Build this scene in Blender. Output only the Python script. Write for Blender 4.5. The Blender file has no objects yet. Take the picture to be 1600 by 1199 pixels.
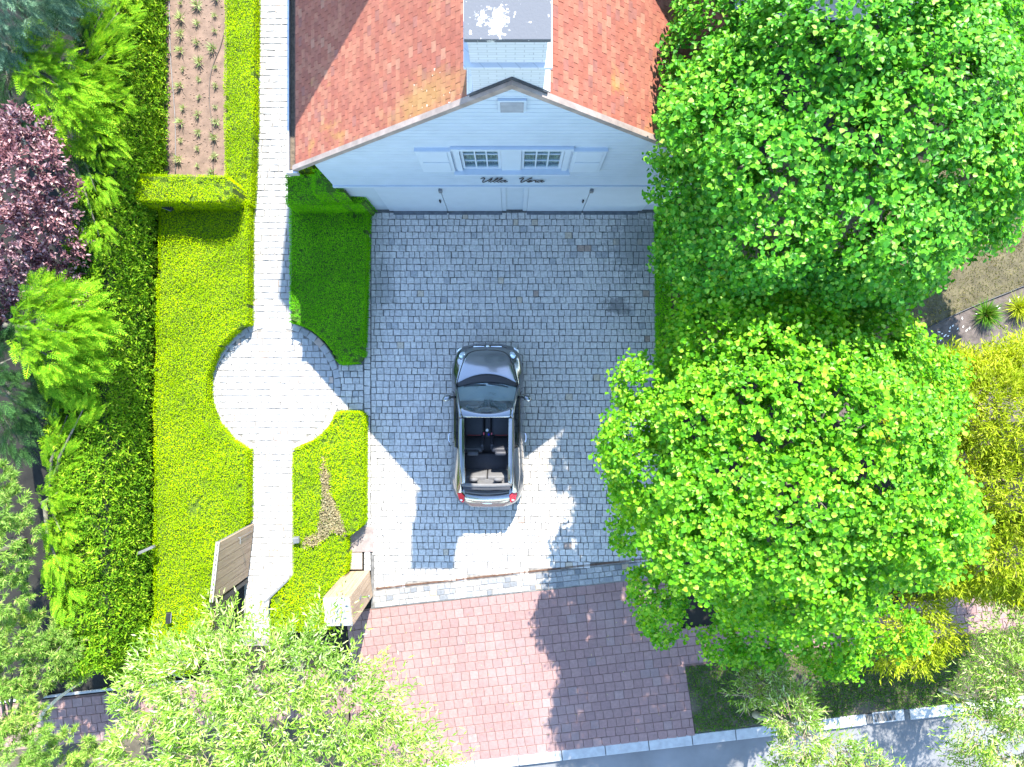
import bpy, bmesh, math, random
import numpy as np
from mathutils import Vector, Matrix

# ------------------------------------------------------------------ camera, sky, sun, exposure
scene = bpy.context.scene
H = 16.5                       # camera height in metres, looking straight down
FPX = 1130.0                   # focal length for a picture 1600 wide
camd = bpy.data.cameras.new("camera"); cam = bpy.data.objects.new("camera", camd)
scene.collection.objects.link(cam); scene.camera = cam
cam.location = (0, 0, H); cam.rotation_euler = (0, 0, 0)
camd.sensor_width = 36.0; camd.lens = 36.0 * FPX / 1600.0
camd.clip_start = 0.1; camd.clip_end = 2000

SUNV = Vector((0.21, 0.965, 1.0)).normalized()      # towards the sun
SUN_EL = math.asin(SUNV.z); SUN_AZ = math.atan2(SUNV.x, SUNV.y)
world = bpy.data.worlds.new("World"); scene.world = world; world.use_nodes = True
wn = world.node_tree.nodes; wl = world.node_tree.links; wn.clear()
sky = wn.new("ShaderNodeTexSky"); sky.sky_type = 'NISHITA'; sky.sun_disc = False
sky.sun_elevation = SUN_EL; sky.sun_rotation = SUN_AZ; sky.air_density = 1.0; sky.dust_density = 0.1; sky.ozone_density = 1.3
bg = wn.new("ShaderNodeBackground"); bg.inputs[1].default_value = 0.15
wo = wn.new("ShaderNodeOutputWorld"); wl.new(sky.outputs[0], bg.inputs[0]); wl.new(bg.outputs[0], wo.inputs[0])
sund = bpy.data.lights.new("sun", 'SUN'); sund.energy = 3.2; sund.angle = math.radians(0.5); sund.color = (1.0, 0.955, 0.88)
sun = bpy.data.objects.new("sun", sund); scene.collection.objects.link(sun)
sun.rotation_euler = SUNV.to_track_quat('Z', 'Y').to_euler(); sun.location = (4, 18, 20)
scene.view_settings.view_transform = 'Standard'; scene.view_settings.look = 'None'
scene.view_settings.exposure = 2.52; scene.view_settings.gamma = 1.0
scene.cycles.max_bounces = 8; scene.cycles.transparent_max_bounces = 16
scene.cycles.sample_clamp_indirect = 8

# ------------------------------------------------------------------ helpers
COL = scene.collection
rng = np.random.default_rng(7); random.seed(7)
R = math.radians
S0 = FPX / H                                                     # pixels per metre on the ground

def W(px, py, z=0.0):
    """plan position (metres) of a point of the place that stands z above the ground"""
    k = (H - z) / FPX
    return ((px - 800) * k, (600 - py) * k)

def poly(pts, z=0.0): return [W(x, y, z) for x, y in pts]

def link(o, parent=None):
    COL.objects.link(o)
    if parent is not None:
        o.parent = parent
        if parent.type == 'EMPTY' and parent.get('_b'):
            o.matrix_parent_inverse = Matrix.Translation(Vector(parent['_b'])).inverted()
    return o

def thing(name, label, cat, loc=(0, 0, 0), group=None):
    o = bpy.data.objects.new(name, None); o.location = loc; o['_b'] = tuple(float(v) for v in loc)
    o.empty_display_size = .2
    COL.objects.link(o); tag(o, label, cat, group); return o

def tag(o, label=None, cat=None, group=None, kind=None):
    if label: o['label'] = label
    if cat: o['category'] = cat
    if group: o['group'] = group
    if kind: o['kind'] = kind
    return o

def new_obj(name, me, mat=None, parent=None, smooth=False):
    if mat is not None and not me.materials: me.materials.append(mat)
    if smooth: me.polygons.foreach_set('use_smooth', [True] * len(me.polygons))
    return link(bpy.data.objects.new(name, me), parent)

def np_mesh(name, V, F):
    """V (n,3) float, F (m,k) int, all faces of k corners"""
    V = np.ascontiguousarray(V, dtype=np.float32); F = np.ascontiguousarray(F, dtype=np.int32)
    me = bpy.data.meshes.new(name); m, k = F.shape
    me.vertices.add(len(V)); me.vertices.foreach_set('co', V.ravel())
    me.loops.add(m * k); me.loops.foreach_set('vertex_index', F.ravel())
    me.polygons.add(m); me.polygons.foreach_set('loop_start', np.arange(0, m * k, k, dtype=np.int32))
    try: me.polygons.foreach_set('loop_total', np.full(m, k, dtype=np.int32))
    except Exception: pass
    me.polygons.foreach_set('use_smooth', np.zeros(m, dtype=bool))
    me.update(calc_edges=True); return me

class MB:
    def __init__(s): s.v = []; s.f = []
    def add(s, vs, fs):
        n = len(s.v); s.v += [tuple(map(float, v)) for v in vs]; s.f += [tuple(i + n for i in f) for f in fs]; return s
    def box(s, a, b, bev=0.0):
        x0, y0, z0 = a; x1, y1, z1 = b
        if bev <= 0:
            return s.add([(x0,y0,z0),(x1,y0,z0),(x1,y1,z0),(x0,y1,z0),(x0,y0,z1),(x1,y0,z1),(x1,y1,z1),(x0,y1,z1)],
                  [(3,2,1,0),(4,5,6,7),(0,1,5,4),(1,2,6,5),(2,3,7,6),(3,0,4,7)])
        c = bev; o = []
        bm = bmesh.new(); bmesh.ops.create_cube(bm, size=1)
        for v in bm.verts: v.co = Vector(((x0+x1)/2+v.co.x*(x1-x0), (y0+y1)/2+v.co.y*(y1-y0), (z0+z1)/2+v.co.z*(z1-z0)))
        bmesh.ops.bevel(bm, geom=list(bm.edges), offset=c, segments=2, affect='EDGES', profile=.6)
        bm.verts.index_update()
        s.add([v.co for v in bm.verts], [[v.index for v in f.verts] for f in bm.faces]); bm.free(); return s
    def prism(s, pts, z0, z1):
        n = len(pts); area = sum(pts[i][0]*pts[(i+1)%n][1]-pts[(i+1)%n][0]*pts[i][1] for i in range(n))
        if area < 0: pts = pts[::-1]
        vs = [(x,y,z0) for x,y in pts] + [(x,y,z1) for x,y in pts]
        fs = [tuple(range(n-1,-1,-1)), tuple(range(n,2*n))] + [(i,(i+1)%n,n+(i+1)%n,n+i) for i in range(n)]
        return s.add(vs, fs)
    def extrude_y(s, pts, y0, y1):
        """polygon of (x,z) swept from y0 to y1"""
        n = len(pts)
        vs = [(x,y0,z) for x,z in pts] + [(x,y1,z) for x,z in pts]
        fs = [tuple(range(n)), tuple(range(2*n-1,n-1,-1))] + [((i+1)%n,i,n+i,n+(i+1)%n) for i in range(n)]
        return s.add(vs, fs)
    def tube(s, path, rad, n=6, caps=True):
        P = [Vector(p) for p in path]; m = len(P)
        rr = rad if hasattr(rad, '__len__') else [rad]*m
        up = Vector((0,0,1)); base = len(s.v); vs = []; prev = None
        for i in range(m):
            t = (P[min(i+1,m-1)]-P[max(i-1,0)]).normalized()
            a = t.cross(up if abs(t.z) < .95 else Vector((1,0,0))).normalized() if prev is None else (prev - t*prev.dot(t)).normalized()
            prev = a; b = t.cross(a)
            for k in range(n):
                w = 2*math.pi*k/n; vs.append(P[i]+(a*math.cos(w)+b*math.sin(w))*rr[i])
        fs = [(i*n+k, i*n+(k+1)%n, (i+1)*n+(k+1)%n, (i+1)*n+k) for i in range(m-1) for k in range(n)]
        if caps: fs += [tuple(range(n-1,-1,-1)), tuple((m-1)*n+k for k in range(n))]
        return s.add(vs, fs)
    def ellipsoid(s, c, r, nu=16, nv=8, rot=None, zmin=None):
        vs = []; fs = []
        for j in range(nv+1):
            th = math.pi*j/nv
            for i in range(nu):
                ph = 2*math.pi*i/nu
                p = Vector((r[0]*math.sin(th)*math.cos(ph), r[1]*math.sin(th)*math.sin(ph), r[2]*math.cos(th)))
                if rot is not None: p = rot @ p
                vs.append(Vector(c)+p)
        for j in range(nv):
            for i in range(nu): fs.append((j*nu+i, (j+1)*nu+i, (j+1)*nu+(i+1)%nu, j*nu+(i+1)%nu))
        return s.add(vs, fs)
    def grid(s, rows):
        n = len(rows[0]); vs = [p for r in rows for p in r]
        fs = [(i*n+k, i*n+k+1, (i+1)*n+k+1, (i+1)*n+k) for i in range(len(rows)-1) for k in range(n-1)]
        return s.add(vs, fs)
    def build(s, name, mat=None, parent=None, smooth=False):
        me = bpy.data.meshes.new(name); me.from_pydata(s.v, [], s.f); me.update()
        return new_obj(name, me, mat, parent, smooth)

def in_poly(X, Y, pts):
    ins = np.zeros(X.shape, bool); n = len(pts)
    for i in range(n):
        x0, y0 = pts[i]; x1, y1 = pts[(i+1) % n]
        if y0 == y1: continue
        c = ((y0 > Y) != (y1 > Y)) & (X < (x1-x0)*(Y-y0)/(y1-y0)+x0); ins ^= c
    return ins

def arc(cx, cy, r, a0, a1, n):
    return [(cx+r*math.cos(R(a0+(a1-a0)*i/n)), cy+r*math.sin(R(a0+(a1-a0)*i/n))) for i in range(n+1)]

# ------------------------------------------------------------------ materials
class NT:
    def __init__(s, name):
        s.m = bpy.data.materials.new(name); s.m.use_nodes = True; s.t = s.m.node_tree; s.t.nodes.clear()
        s.out = s.n('ShaderNodeOutputMaterial')
    def n(s, typ, **kw):
        nd = s.t.nodes.new(typ)
        for k, v in kw.items(): setattr(nd, k, v)
        return nd
    def l(s, a, b): s.t.links.new(a, b)
    def math(s, op, a, b=None):
        m = s.n('ShaderNodeMath', operation=op)
        for i, v in enumerate((a, b)):
            if v is None: continue
            if isinstance(v, (int, float)): m.inputs[i].default_value = v
            else: s.l(v, m.inputs[i])
        return m.outputs[0]
    def rand(s):
        oi = s.n('ShaderNodeObjectInfo'); g = s.n('ShaderNodeNewGeometry')
        return s.math('FRACT', s.math('ADD', oi.outputs['Random'], g.outputs['Random Per Island']))
    def pos(s):
        return s.n('ShaderNodeNewGeometry').outputs['Position']
    def ramp(s, fac, stops, const=False):
        r = s.n('ShaderNodeValToRGB'); e = r.color_ramp.elements
        if const: r.color_ramp.interpolation = 'CONSTANT'
        while len(e) < len(stops): e.new(.5)
        for i, (p, c) in enumerate(stops): e[i].position = p; e[i].color = (*c, 1)
        s.l(fac, r.inputs[0]); return r.outputs[0]
    def noise(s, scale, detail=4, vec=None, rough=.55):
        t = s.n('ShaderNodeTexNoise'); t.inputs['Scale'].default_value = scale; t.inputs['Detail'].default_value = detail
        t.inputs['Roughness'].default_value = rough
        s.l(vec if vec is not None else s.pos(), t.inputs['Vector']); return t.outputs['Fac']
    def mix(s, fac, a, b, mode='MIX'):
        m = s.n('ShaderNodeMix', data_type='RGBA', blend_type=mode)
        for i, v in ((0, fac), (6, a), (7, b)):
            if isinstance(v, (int, float)): m.inputs[i].default_value = v
            elif isinstance(v, tuple): m.inputs[i].default_value = (*v, 1)
            else: s.l(v, m.inputs[i])
        return m.outputs[2]
    def bump(s, h, strength=.3, dist=.01):
        b = s.n('ShaderNodeBump'); b.inputs['Strength'].default_value = strength; b.inputs['Distance'].default_value = dist
        s.l(h, b.inputs['Height']); return b.outputs[0]
    def pbr(s, col, rough=.7, metal=0.0, normal=None, spec=.5, coat=0.0, **kw):
        p = s.n('ShaderNodeBsdfPrincipled')
        if isinstance(col, tuple): p.inputs['Base Color'].default_value = (*col, 1)
        else: s.l(col, p.inputs['Base Color'])
        if isinstance(rough, (int, float)): p.inputs['Roughness'].default_value = rough
        else: s.l(rough, p.inputs['Roughness'])
        p.inputs['Metallic'].default_value = metal; p.inputs['Specular IOR Level'].default_value = spec
        p.inputs['Coat Weight'].default_value = coat; p.inputs['Coat Roughness'].default_value = .05
        if normal is not None: s.l(normal, p.inputs['Normal'])
        return p.outputs[0]
    def done(s, sh): s.l(sh, s.out.inputs[0]); return s.m

def m_plain(name, col, rough=.6, metal=0.0, spec=.5, coat=0.0, var=.25, scale=6, bump=0.0, bscale=60):
    t = NT(name); c = col
    if var: c = t.mix(1.0, tuple(col), t.ramp(t.noise(scale, 5), [(.3, (1-var,)*3), (.7, (1+var*.4,)*3)]), 'MULTIPLY')
    return t.done(t.pbr(c, rough, metal, t.bump(t.noise(bscale, 4), bump) if bump else None, spec, coat))

def m_pieces(name, stops, rough=.75, nscale=14, nvar=.3, bump=.35, bscale=45, stain=None, stain_scale=.6, stain_lo=.5, stain_hi=.7, spec=.4):
    """stone, brick, tile: one tone per piece, grain and stains on top"""
    t = NT(name)
    c = t.ramp(t.rand(), stops, True)
    c = t.mix(1.0, c, t.ramp(t.noise(nscale, 6, rough=.7), [(.3, (1-nvar,)*3), (.7, (1+nvar*.5,)*3)]), 'MULTIPLY')
    if stain:
        for st in stain: c = t.mix(t.ramp(t.noise(st[1], 5, rough=.65), [(st[2], (0,0,0)), (st[3], (st[4],)*3)]), c, st[0])
    return t.done(t.pbr(c, rough, 0, t.bump(t.noise(bscale, 5), bump, .006), spec))

def m_leaf(name, stops, trans=.35, rough=.5, spec=.35, tint=(1.2, 1.12, .4), tgain=1.0, gloss=.3):
    t = NT(name)
    c = t.ramp(t.rand(), stops)
    c = t.mix(.6, c, t.mix(1.0, c, t.ramp(t.noise(1.1, 2), [(.35, (.62, .72, .7)), (.68, (1.3, 1.2, 1.0))]), 'MULTIPLY'))
    p = t.pbr(c, max(rough,.55) if gloss < .5 else rough, 0, None, spec*gloss)
    tr = t.n('ShaderNodeBsdfTranslucent'); t.l(t.mix(1.0, c, tuple(v*tgain for v in tint), 'MULTIPLY'), tr.inputs[0])
    ms = t.n('ShaderNodeMixShader'); ms.inputs[0].default_value = trans
    t.l(p, ms.inputs[1]); t.l(tr.outputs[0], ms.inputs[2]); return t.done(ms.outputs[0])

def m_glass(name, tint=(.75, .85, .88), rough=.02, mixf=.75, refl=(.8, .88, .92)):
    t = NT(name); p = t.n('ShaderNodeBsdfGlossy'); p.inputs[0].default_value = (*refl, 1); p.inputs['Roughness'].default_value = rough
    tr = t.n('ShaderNodeBsdfTransparent'); tr.inputs[0].default_value = (*tint, 1)
    ms = t.n('ShaderNodeMixShader'); ms.inputs[0].default_value = mixf
    t.l(p.outputs[0], ms.inputs[1]); t.l(tr.outputs[0], ms.inputs[2]); return t.done(ms.outputs[0])

G1 = (.33, .325, .315)
SETT = m_pieces('granite_sett', [(0, (.45,.43,.40)), (.22, (.48,.455,.42)), (.45, (.46,.44,.41)), (.62, (.50,.475,.435)), (.82, (.41,.395,.37)),
        (.93, (.46,.44,.40)), (.965, (.33,.33,.32)), (.985, (.45,.38,.29)), (.993, (.33,.25,.20))], nvar=.34, nscale=20, rough=.72,
        stain=[((.26,.255,.24), .45, .54, .78, .45), ((.12,.12,.11), 1.7, .70, .80, .45)])
ASETT = m_pieces('apron_sett', [(0, (.24,.24,.235)), (.25, (.30,.295,.28)), (.5, (.20,.205,.21)), (.7, (.33,.32,.30)), (.85, (.15,.155,.16)), (.95, (.34,.27,.19))], nvar=.3, nscale=20, rough=.75)
PSETT = m_pieces('pale_sett', [(0, (.33,.325,.315)), (.25, (.36,.355,.345)), (.5, (.34,.337,.33)), (.72, (.38,.37,.36)), (.88, (.30,.295,.29)),
        (.95, (.50,.40,.31)), (.975, (.44,.34,.28))], nvar=.2, rough=.75, stain=[((.36,.33,.28), .8, .58, .8, .4)])
JOINT = m_plain('sandy_joint', (.12, .117, .11), .95, var=.5, scale=9)
PJOINT = m_plain('pale_joint', (.20, .185, .165), .95, var=.5, scale=9)
REDP = m_pieces('red_paver', [(0, (.225,.135,.122)), (.2, (.24,.143,.13)), (.45, (.215,.13,.12)), (.62, (.25,.153,.137)), (.8, (.23,.14,.127)), (.93, (.215,.145,.135)), (.97, (.25,.165,.15))],
        nvar=.22, rough=.8, stain=[((.26,.185,.17), .5, .5, .72, .6), ((.19,.115,.10), 1.1, .6, .8, .5)], bump=.25)
RJOINT = m_plain('red_joint', (.155, .095, .08), .95, var=.4)
TILE = m_pieces('clay_tile', [(0, (.225,.07,.042)), (.2, (.245,.085,.052)), (.42, (.215,.066,.042)), (.6, (.26,.10,.06)), (.78, (.232,.078,.05)), (.92, (.20,.075,.055)), (.97, (.265,.12,.075))],
        nvar=.3, nscale=9, rough=.85, bump=.2, stain=[((.34,.23,.035), .55, .60, .72, .75), ((.75,.72,.62), 4.2, .745, .765, .9), ((.60,.34,.03), 3.1, .775, .785, .9), ((.16,.10,.08), .8, .60, .8, .45)])
def moss(m):
    t = NT.__new__(NT); t.m = m; t.t = m.node_tree; bs = [n for n in t.t.nodes if n.type == 'BSDF_PRINCIPLED'][0]; src = bs.inputs['Base Color'].links[0].from_socket
    mp = t.n('ShaderNodeMapping'); mp.inputs['Location'].default_value = (1.25*.9, -4.15*1.5, 0); mp.inputs['Scale'].default_value = (.9, 1.5, 0); t.l(t.pos(), mp.inputs[0])
    ln = t.n('ShaderNodeVectorMath', operation='LENGTH'); t.l(mp.outputs[0], ln.inputs[0])
    f = t.math('SUBTRACT', t.math('MULTIPLY', t.noise(2.4, 6, rough=.7), 1.9), t.math('ADD', ln.outputs['Value'], .3))
    c = t.mix(t.ramp(f, [(.0, (0,0,0)), (.6, (.38,)*3)]), src, (.27,.20,.04))
    f2 = t.math('SUBTRACT', t.noise(13, 3), t.math('MULTIPLY', ln.outputs['Value'], .12))
    c = t.mix(t.ramp(f2, [(.655, (0,0,0)), (.665, (1,1,1))]), c, (.55,.55,.48)); t.l(c, bs.inputs['Base Color'])
moss(TILE)
def stain(m, c, s, col, amt):
    t = NT.__new__(NT); t.m = m; t.t = m.node_tree; bs = [n for n in t.t.nodes if n.type == 'BSDF_PRINCIPLED'][0]; src = bs.inputs['Base Color'].links[0].from_socket
    mp = t.n('ShaderNodeMapping'); mp.inputs['Location'].default_value = (-c[0]*s[0], -c[1]*s[1], 0); mp.inputs['Scale'].default_value = (s[0], s[1], 0); t.l(t.pos(), mp.inputs[0])
    ln = t.n('ShaderNodeVectorMath', operation='LENGTH'); t.l(mp.outputs[0], ln.inputs[0])
    f = t.math('SUBTRACT', t.math('MULTIPLY', t.noise(5.5, 6, rough=.75), 1.5), t.math('ADD', ln.outputs['Value'], .25))
    t.l(t.mix(t.ramp(f, [(.0, (0,0,0)), (.25, (amt,)*3)]), src, col), bs.inputs['Base Color'])
stain(SETT, (2.4,1.75), (1.5,1.9), (.07,.07,.07), .6); stain(SETT, (2.9,3.2), (.55,.5), (.17,.18,.175), .6); stain(SETT, (-2.9,2.2), (1.5,.7), (.17,.18,.17), .5)
WHITE = m_plain('white_paint', (.38, .44, .50), .55, var=.07, scale=3, bump=.06, bscale=40)
WHITE2 = m_plain('white_gloss_paint', (.42, .48, .54), .35, var=.05, scale=4)
def _wbrick():
    t = NT('white_painted_brick'); g = t.pos()
    b = t.n('ShaderNodeTexBrick'); b.inputs['Scale'].default_value = 1; b.inputs['Brick Width'].default_value = .22; b.inputs['Row Height'].default_value = .065
    b.inputs['Mortar Size'].default_value = .006; b.inputs['Color1'].default_value = (.46,.475,.49,1); b.inputs['Color2'].default_value = (.42,.435,.45,1); b.inputs['Mortar'].default_value = (.32,.33,.34,1)
    cx = t.n('ShaderNodeSeparateXYZ'); t.l(g, cx.inputs[0]); cb = t.n('ShaderNodeCombineXYZ')
    t.l(t.math('ADD', cx.outputs[0], cx.outputs[1]), cb.inputs[0]); t.l(cx.outputs[2], cb.inputs[1]); t.l(cb.outputs[0], b.inputs['Vector'])
    c = t.mix(t.ramp(t.noise(5, 6, rough=.75), [(.66, (0,0,0)), (.72, (.8,)*3)]), b.outputs['Color'], (.09,.09,.09))
    return t.done(t.pbr(c, .75, 0, t.bump(b.outputs['Fac'], -.5, .01)))
WBRICK = _wbrick()
def _slab():
    t = NT('lichen_slab'); c = t.mix(t.ramp(t.noise(2.6, 6, rough=.7), [(.58, (0,0,0)), (.61, (1,1,1))]), (.075,.08,.09), (.42,.41,.385))
    c = t.mix(t.ramp(t.noise(14, 3), [(.66, (0,0,0)), (.69, (1,1,1))]), c, (.5,.49,.46))
    c = t.mix(t.ramp(t.noise(2.6, 3), [(.76, (0,0,0)), (.78, (1,1,1))]), c, (.6,.36,.04))
    return t.done(t.pbr(c, .8, 0, t.bump(t.noise(30, 4), .3)))
SLAB = _slab()
LEAD = m_plain('lead_flashing', (.035, .037, .042), .6, var=.4)
VERGE = m_plain('verge_metal', (.25, .20, .175), .6, var=.35, scale=5)
ZINC = m_plain('zinc', (.42, .43, .45), .45, .6, var=.2)
GRIME = m_plain('gutter_silt', (.12, .09, .06), .95, var=.6, scale=20)
BLUESTONE = m_plain('bluestone', (.10, .11, .125), .6, var=.4, scale=8, bump=.2)
BLACKM = m_plain('black_metal', (.015, .015, .017), .5, var=.2)
GREYM = m_plain('grey_metal', (.19, .195, .20), .45, .3, var=.2)
IRON = m_plain('rusty_iron', (.16, .085, .05), .85, var=.5, scale=12)
PLATE = m_plain('brown_plate', (.23, .19, .175), .8, var=.3, scale=9, bump=.15)
SOIL = m_plain('bed_soil', (.175, .118, .088), .95, var=.35, scale=5, bump=.7, bscale=11)
DSOIL = m_plain('mulch_soil', (.10, .08, .07), .95, var=.45, scale=8, bump=.7, bscale=30)
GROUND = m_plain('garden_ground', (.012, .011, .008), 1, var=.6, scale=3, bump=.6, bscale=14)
ASPH = m_plain('asphalt', (.165, .165, .165), .85, var=.25, scale=1.2, bump=.5, bscale=160)
KERB = m_plain('kerb_concrete', (.36, .36, .35), .85, var=.2, scale=7, bump=.25, bscale=60)
def _wood():
    t = NT('weathered_wood'); g = t.n('ShaderNodeTexCoord'); mp = t.n('ShaderNodeMapping'); mp.inputs['Scale'].default_value = (22, 22, 1.2)
    t.l(t.pos(), mp.inputs[0]); nz = t.noise(1.0, 6, mp.outputs[0], .65)
    c = t.ramp(nz, [(.25, (.22,.145,.09)), (.5, (.33,.235,.16)), (.75, (.40,.30,.215))])
    c = t.mix(1.0, c, t.ramp(t.rand(), [(0, (.85,.85,.85)), (1, (1.1,1.08,1.05))]), 'MULTIPLY')
    return t.done(t.pbr(c, .65, 0, t.bump(nz, .25)))
WOOD = _wood()
BARK = m_plain('bark', (.13, .125, .09), .95, var=.5, scale=12, bump=.8, bscale=25)
PBARK = m_plain('pale_bark', (.34, .32, .22), .9, var=.35, scale=9, bump=.5, bscale=25)
TWIG = m_plain('dry_twig', (.30, .22, .14), .95, var=.4)

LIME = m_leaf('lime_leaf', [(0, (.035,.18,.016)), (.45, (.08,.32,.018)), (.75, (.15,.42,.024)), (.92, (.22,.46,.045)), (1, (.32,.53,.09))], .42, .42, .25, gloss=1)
LIME2 = m_leaf('lime_leaf_sunlit', [(0, (.06,.24,.008)), (.45, (.125,.38,.01)), (.75, (.22,.47,.015)), (.92, (.29,.52,.035)), (1, (.38,.57,.07))], .44, .42, .25, gloss=1)  # sunlit copy of the lime leaf, sunshine put into its brighter green
WILLOW = m_leaf('silver_willow_leaf', [(0, (.12,.25,.025)), (.4, (.21,.37,.045)), (.75, (.37,.50,.14)), (1, (.62,.68,.42))], .36, .5, .35)
WILLOWY = m_leaf('golden_willow_leaf', [(0, (.21,.30,.010)), (.5, (.35,.44,.018)), (1, (.53,.57,.08))], .4, .5, .2)
PLUM = m_leaf('plum_leaf', [(0, (.07,.03,.04)), (.5, (.19,.09,.105)), (.85, (.40,.25,.27)), (1, (.58,.45,.46))], .25, .5, .4, (1.3,.7,.7))
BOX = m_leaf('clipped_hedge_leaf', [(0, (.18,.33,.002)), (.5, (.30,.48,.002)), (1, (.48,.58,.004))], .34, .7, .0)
BOXD = m_leaf('shaded_hedge_leaf', [(0, (.07,.31,.004)), (.5, (.12,.42,.005)), (1, (.19,.50,.012))], .28, .6, .12)  # shaded copy of the clipped hedge leaf, shade put into its deeper green
YEW = m_leaf('yew_leaf', [(0, (.06,.17,.008)), (.5, (.13,.29,.01)), (.85, (.25,.42,.012)), (1, (.40,.50,.06))], .3, .5, .25)
CYP = m_leaf('cypress_spray', [(0, (.09,.27,.010)), (.5, (.17,.41,.012)), (1, (.38,.54,.03))], .3, .55, .3)
DCON = m_leaf('dark_conifer', [(0, (.018,.06,.018)), (.6, (.04,.11,.03)), (1, (.08,.19,.05))], .2, .55, .3)
BCON = m_leaf('blue_conifer', [(0, (.04,.10,.065)), (.6, (.09,.18,.12)), (1, (.19,.31,.2))], .2, .55, .3)
PINE = m_leaf('pine_needle', [(0, (.09,.21,.02)), (.5, (.20,.37,.05)), (.9, (.38,.52,.13)), (1, (.50,.36,.18))], .2, .55, .3)
DRYL = m_leaf('dry_leaf', [(0, (.22,.17,.09)), (.5, (.32,.25,.14)), (1, (.42,.36,.22))], .2, .7, .2)
GRASS = m_leaf('verge_grass', [(0, (.05,.16,.012)), (.5, (.09,.24,.016)), (.85, (.13,.26,.03)), (1, (.30,.27,.10))], .25, .6, .2)
DGRASS = m_leaf('dry_lawn', [(0, (.10,.13,.035)), (.5, (.19,.19,.06)), (1, (.38,.31,.12))], .25, .6, .2)
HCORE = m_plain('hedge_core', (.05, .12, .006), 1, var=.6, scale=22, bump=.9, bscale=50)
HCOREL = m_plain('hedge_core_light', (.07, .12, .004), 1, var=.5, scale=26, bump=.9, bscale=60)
YCORE = m_plain('yew_core', (.02, .035, .008), 1, var=.5, scale=15)

# ------------------------------------------------------------------ ground and paving
g = MB().add([(-300,-300,-.26),(300,-300,-.26),(300,300,-.26),(-300,300,-.26)], [(0,1,2,3)]).build('ground', GROUND)
tag(g, kind='structure')

def sheet(name, pts, z, mat, thick=0.05, kind='structure', parent=None):
    o = MB().prism(pts, z-thick, z).build(name, mat, parent)
    if kind: tag(o, kind=kind)
    return o

side_top = [(-40.0, W(-1500,1290)[1]), (-40.0, 60.0), (40.0, 60.0), (40.0, W(2900,780)[1]), W(1700,930), W(-80,1140)]
sheet('garden_soil', side_top, -.03, GROUND, .2)

SV = np.array([(-.5,-.5),( .5,-.5),( .5,.5),(-.5,.5)])
def piece_template(c=.06, h0=-.02, h1=.014, dz=.006, jit=.05, rnd=None):
    r = rnd if rnd is not None else rng
    ring = SV + r.normal(0, jit, (4,2))*.6
    top = ring*(1-2*c)
    V = np.zeros((12,3)); V[:4,:2] = top; V[:4,2] = h1; V[4:8,:2] = ring; V[4:8,2] = h1-dz; V[8:,:2] = ring; V[8:,2] = h0
    F = [(0,1,2,3)] + [(4+i,4+(i+1)%4,(i+1)%4,i) for i in range(4)] + [(8+i,8+(i+1)%4,4+(i+1)%4,4+i) for i in range(4)]
    return V, np.array(F)

def scan_rows(pts, ang, pitch, wmin, wmax, gap, offset=0.0):
    """rows of pieces that fill a polygon; -> list (cx, cy, w, d) in plan, rotated by ang"""
    ca, sa = math.cos(ang), math.sin(ang)
    Q = [(x*ca+y*sa, -x*sa+y*ca) for x, y in pts]
    y0 = min(q[1] for q in Q); y1 = max(q[1] for q in Q); out = []
    y = y0 + pitch/2 + offset
    while y < y1:
        xs = []
        for i in range(len(Q)):
            (ax, ay), (bx, by) = Q[i], Q[(i+1)%len(Q)]
            if (ay > y) != (by > y): xs.append(ax+(bx-ax)*(y-ay)/(by-ay))
        xs.sort()
        for a, b in zip(xs[::2], xs[1::2]):
            x = a; first = True
            while b-x > .04:
                w = random.uniform(wmin, wmax)
                if first: w *= random.uniform(.5, 1); first = False
                if b-(x+w) < wmin*.45: w = b-x
                cx, cy = x+w/2, y
                out.append((cx*ca-cy*sa, cx*sa+cy*ca, w-gap, pitch-gap)); x += w
        y += pitch
    return out

def lay(parent, name, pcs, ang, mat, z=0.0, singles=300, jit=.06, variants=12, stuffname=None, tilt=.016, hj=.003, c=.06):
    """pcs -> single objects for those that show largest, the others one mesh of separate pieces"""
    def score(p):
        px, py = p[0], p[1]
        return math.hypot(px, py) + (100 if abs(px) > 11.6 or abs(py) > 8.7 else 0)
    order = sorted(range(len(pcs)), key=lambda i: score(pcs[i]))
    one, rest = order[:singles], order[singles:]
    tm = []
    for k in range(variants):
        V, F = piece_template(jit=jit, c=c); me = np_mesh(name, V, F); me.materials.append(mat); tm.append((me, V, F))
    for i in one:
        cx, cy, w, d = pcs[i][:4]; a = pcs[i][4] if len(pcs[i]) > 4 else ang
        o = bpy.data.objects.new(name, random.choice(tm)[0]); link(o, parent)
        o.location = (cx, cy, z+random.gauss(0, hj)); o.scale = (w, d, 1)
        o.rotation_euler = (random.gauss(0, tilt), random.gauss(0, tilt), a+random.gauss(0, .012))
    if rest:
        VV = []; FF = []; n = 0
        for i in rest:
            cx, cy, w, d = pcs[i][:4]; a = pcs[i][4] if len(pcs[i]) > 4 else ang
            a += random.gauss(0, .012); _, V, F = random.choice(tm); P = V*np.array([w, d, 1.0])
            P[:,2] += P[:,0]*random.gauss(0, tilt)+P[:,1]*random.gauss(0, tilt)+random.gauss(0, hj)+z
            ca, sa = math.cos(a), math.sin(a)
            x = P[:,0]*ca-P[:,1]*sa+cx; y = P[:,0]*sa+P[:,1]*ca+cy
            VV.append(np.stack([x,y,P[:,2]],1)); FF.append(F+n); n += 12
        o = new_obj(stuffname or name+'_field', np_mesh(name+'_field', np.concatenate(VV), np.concatenate(FF)), mat, parent)
        tag(o, kind='stuff')

ANG = math.atan2(40, 405)*1.12      # the street runs a little askew to the house
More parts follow.
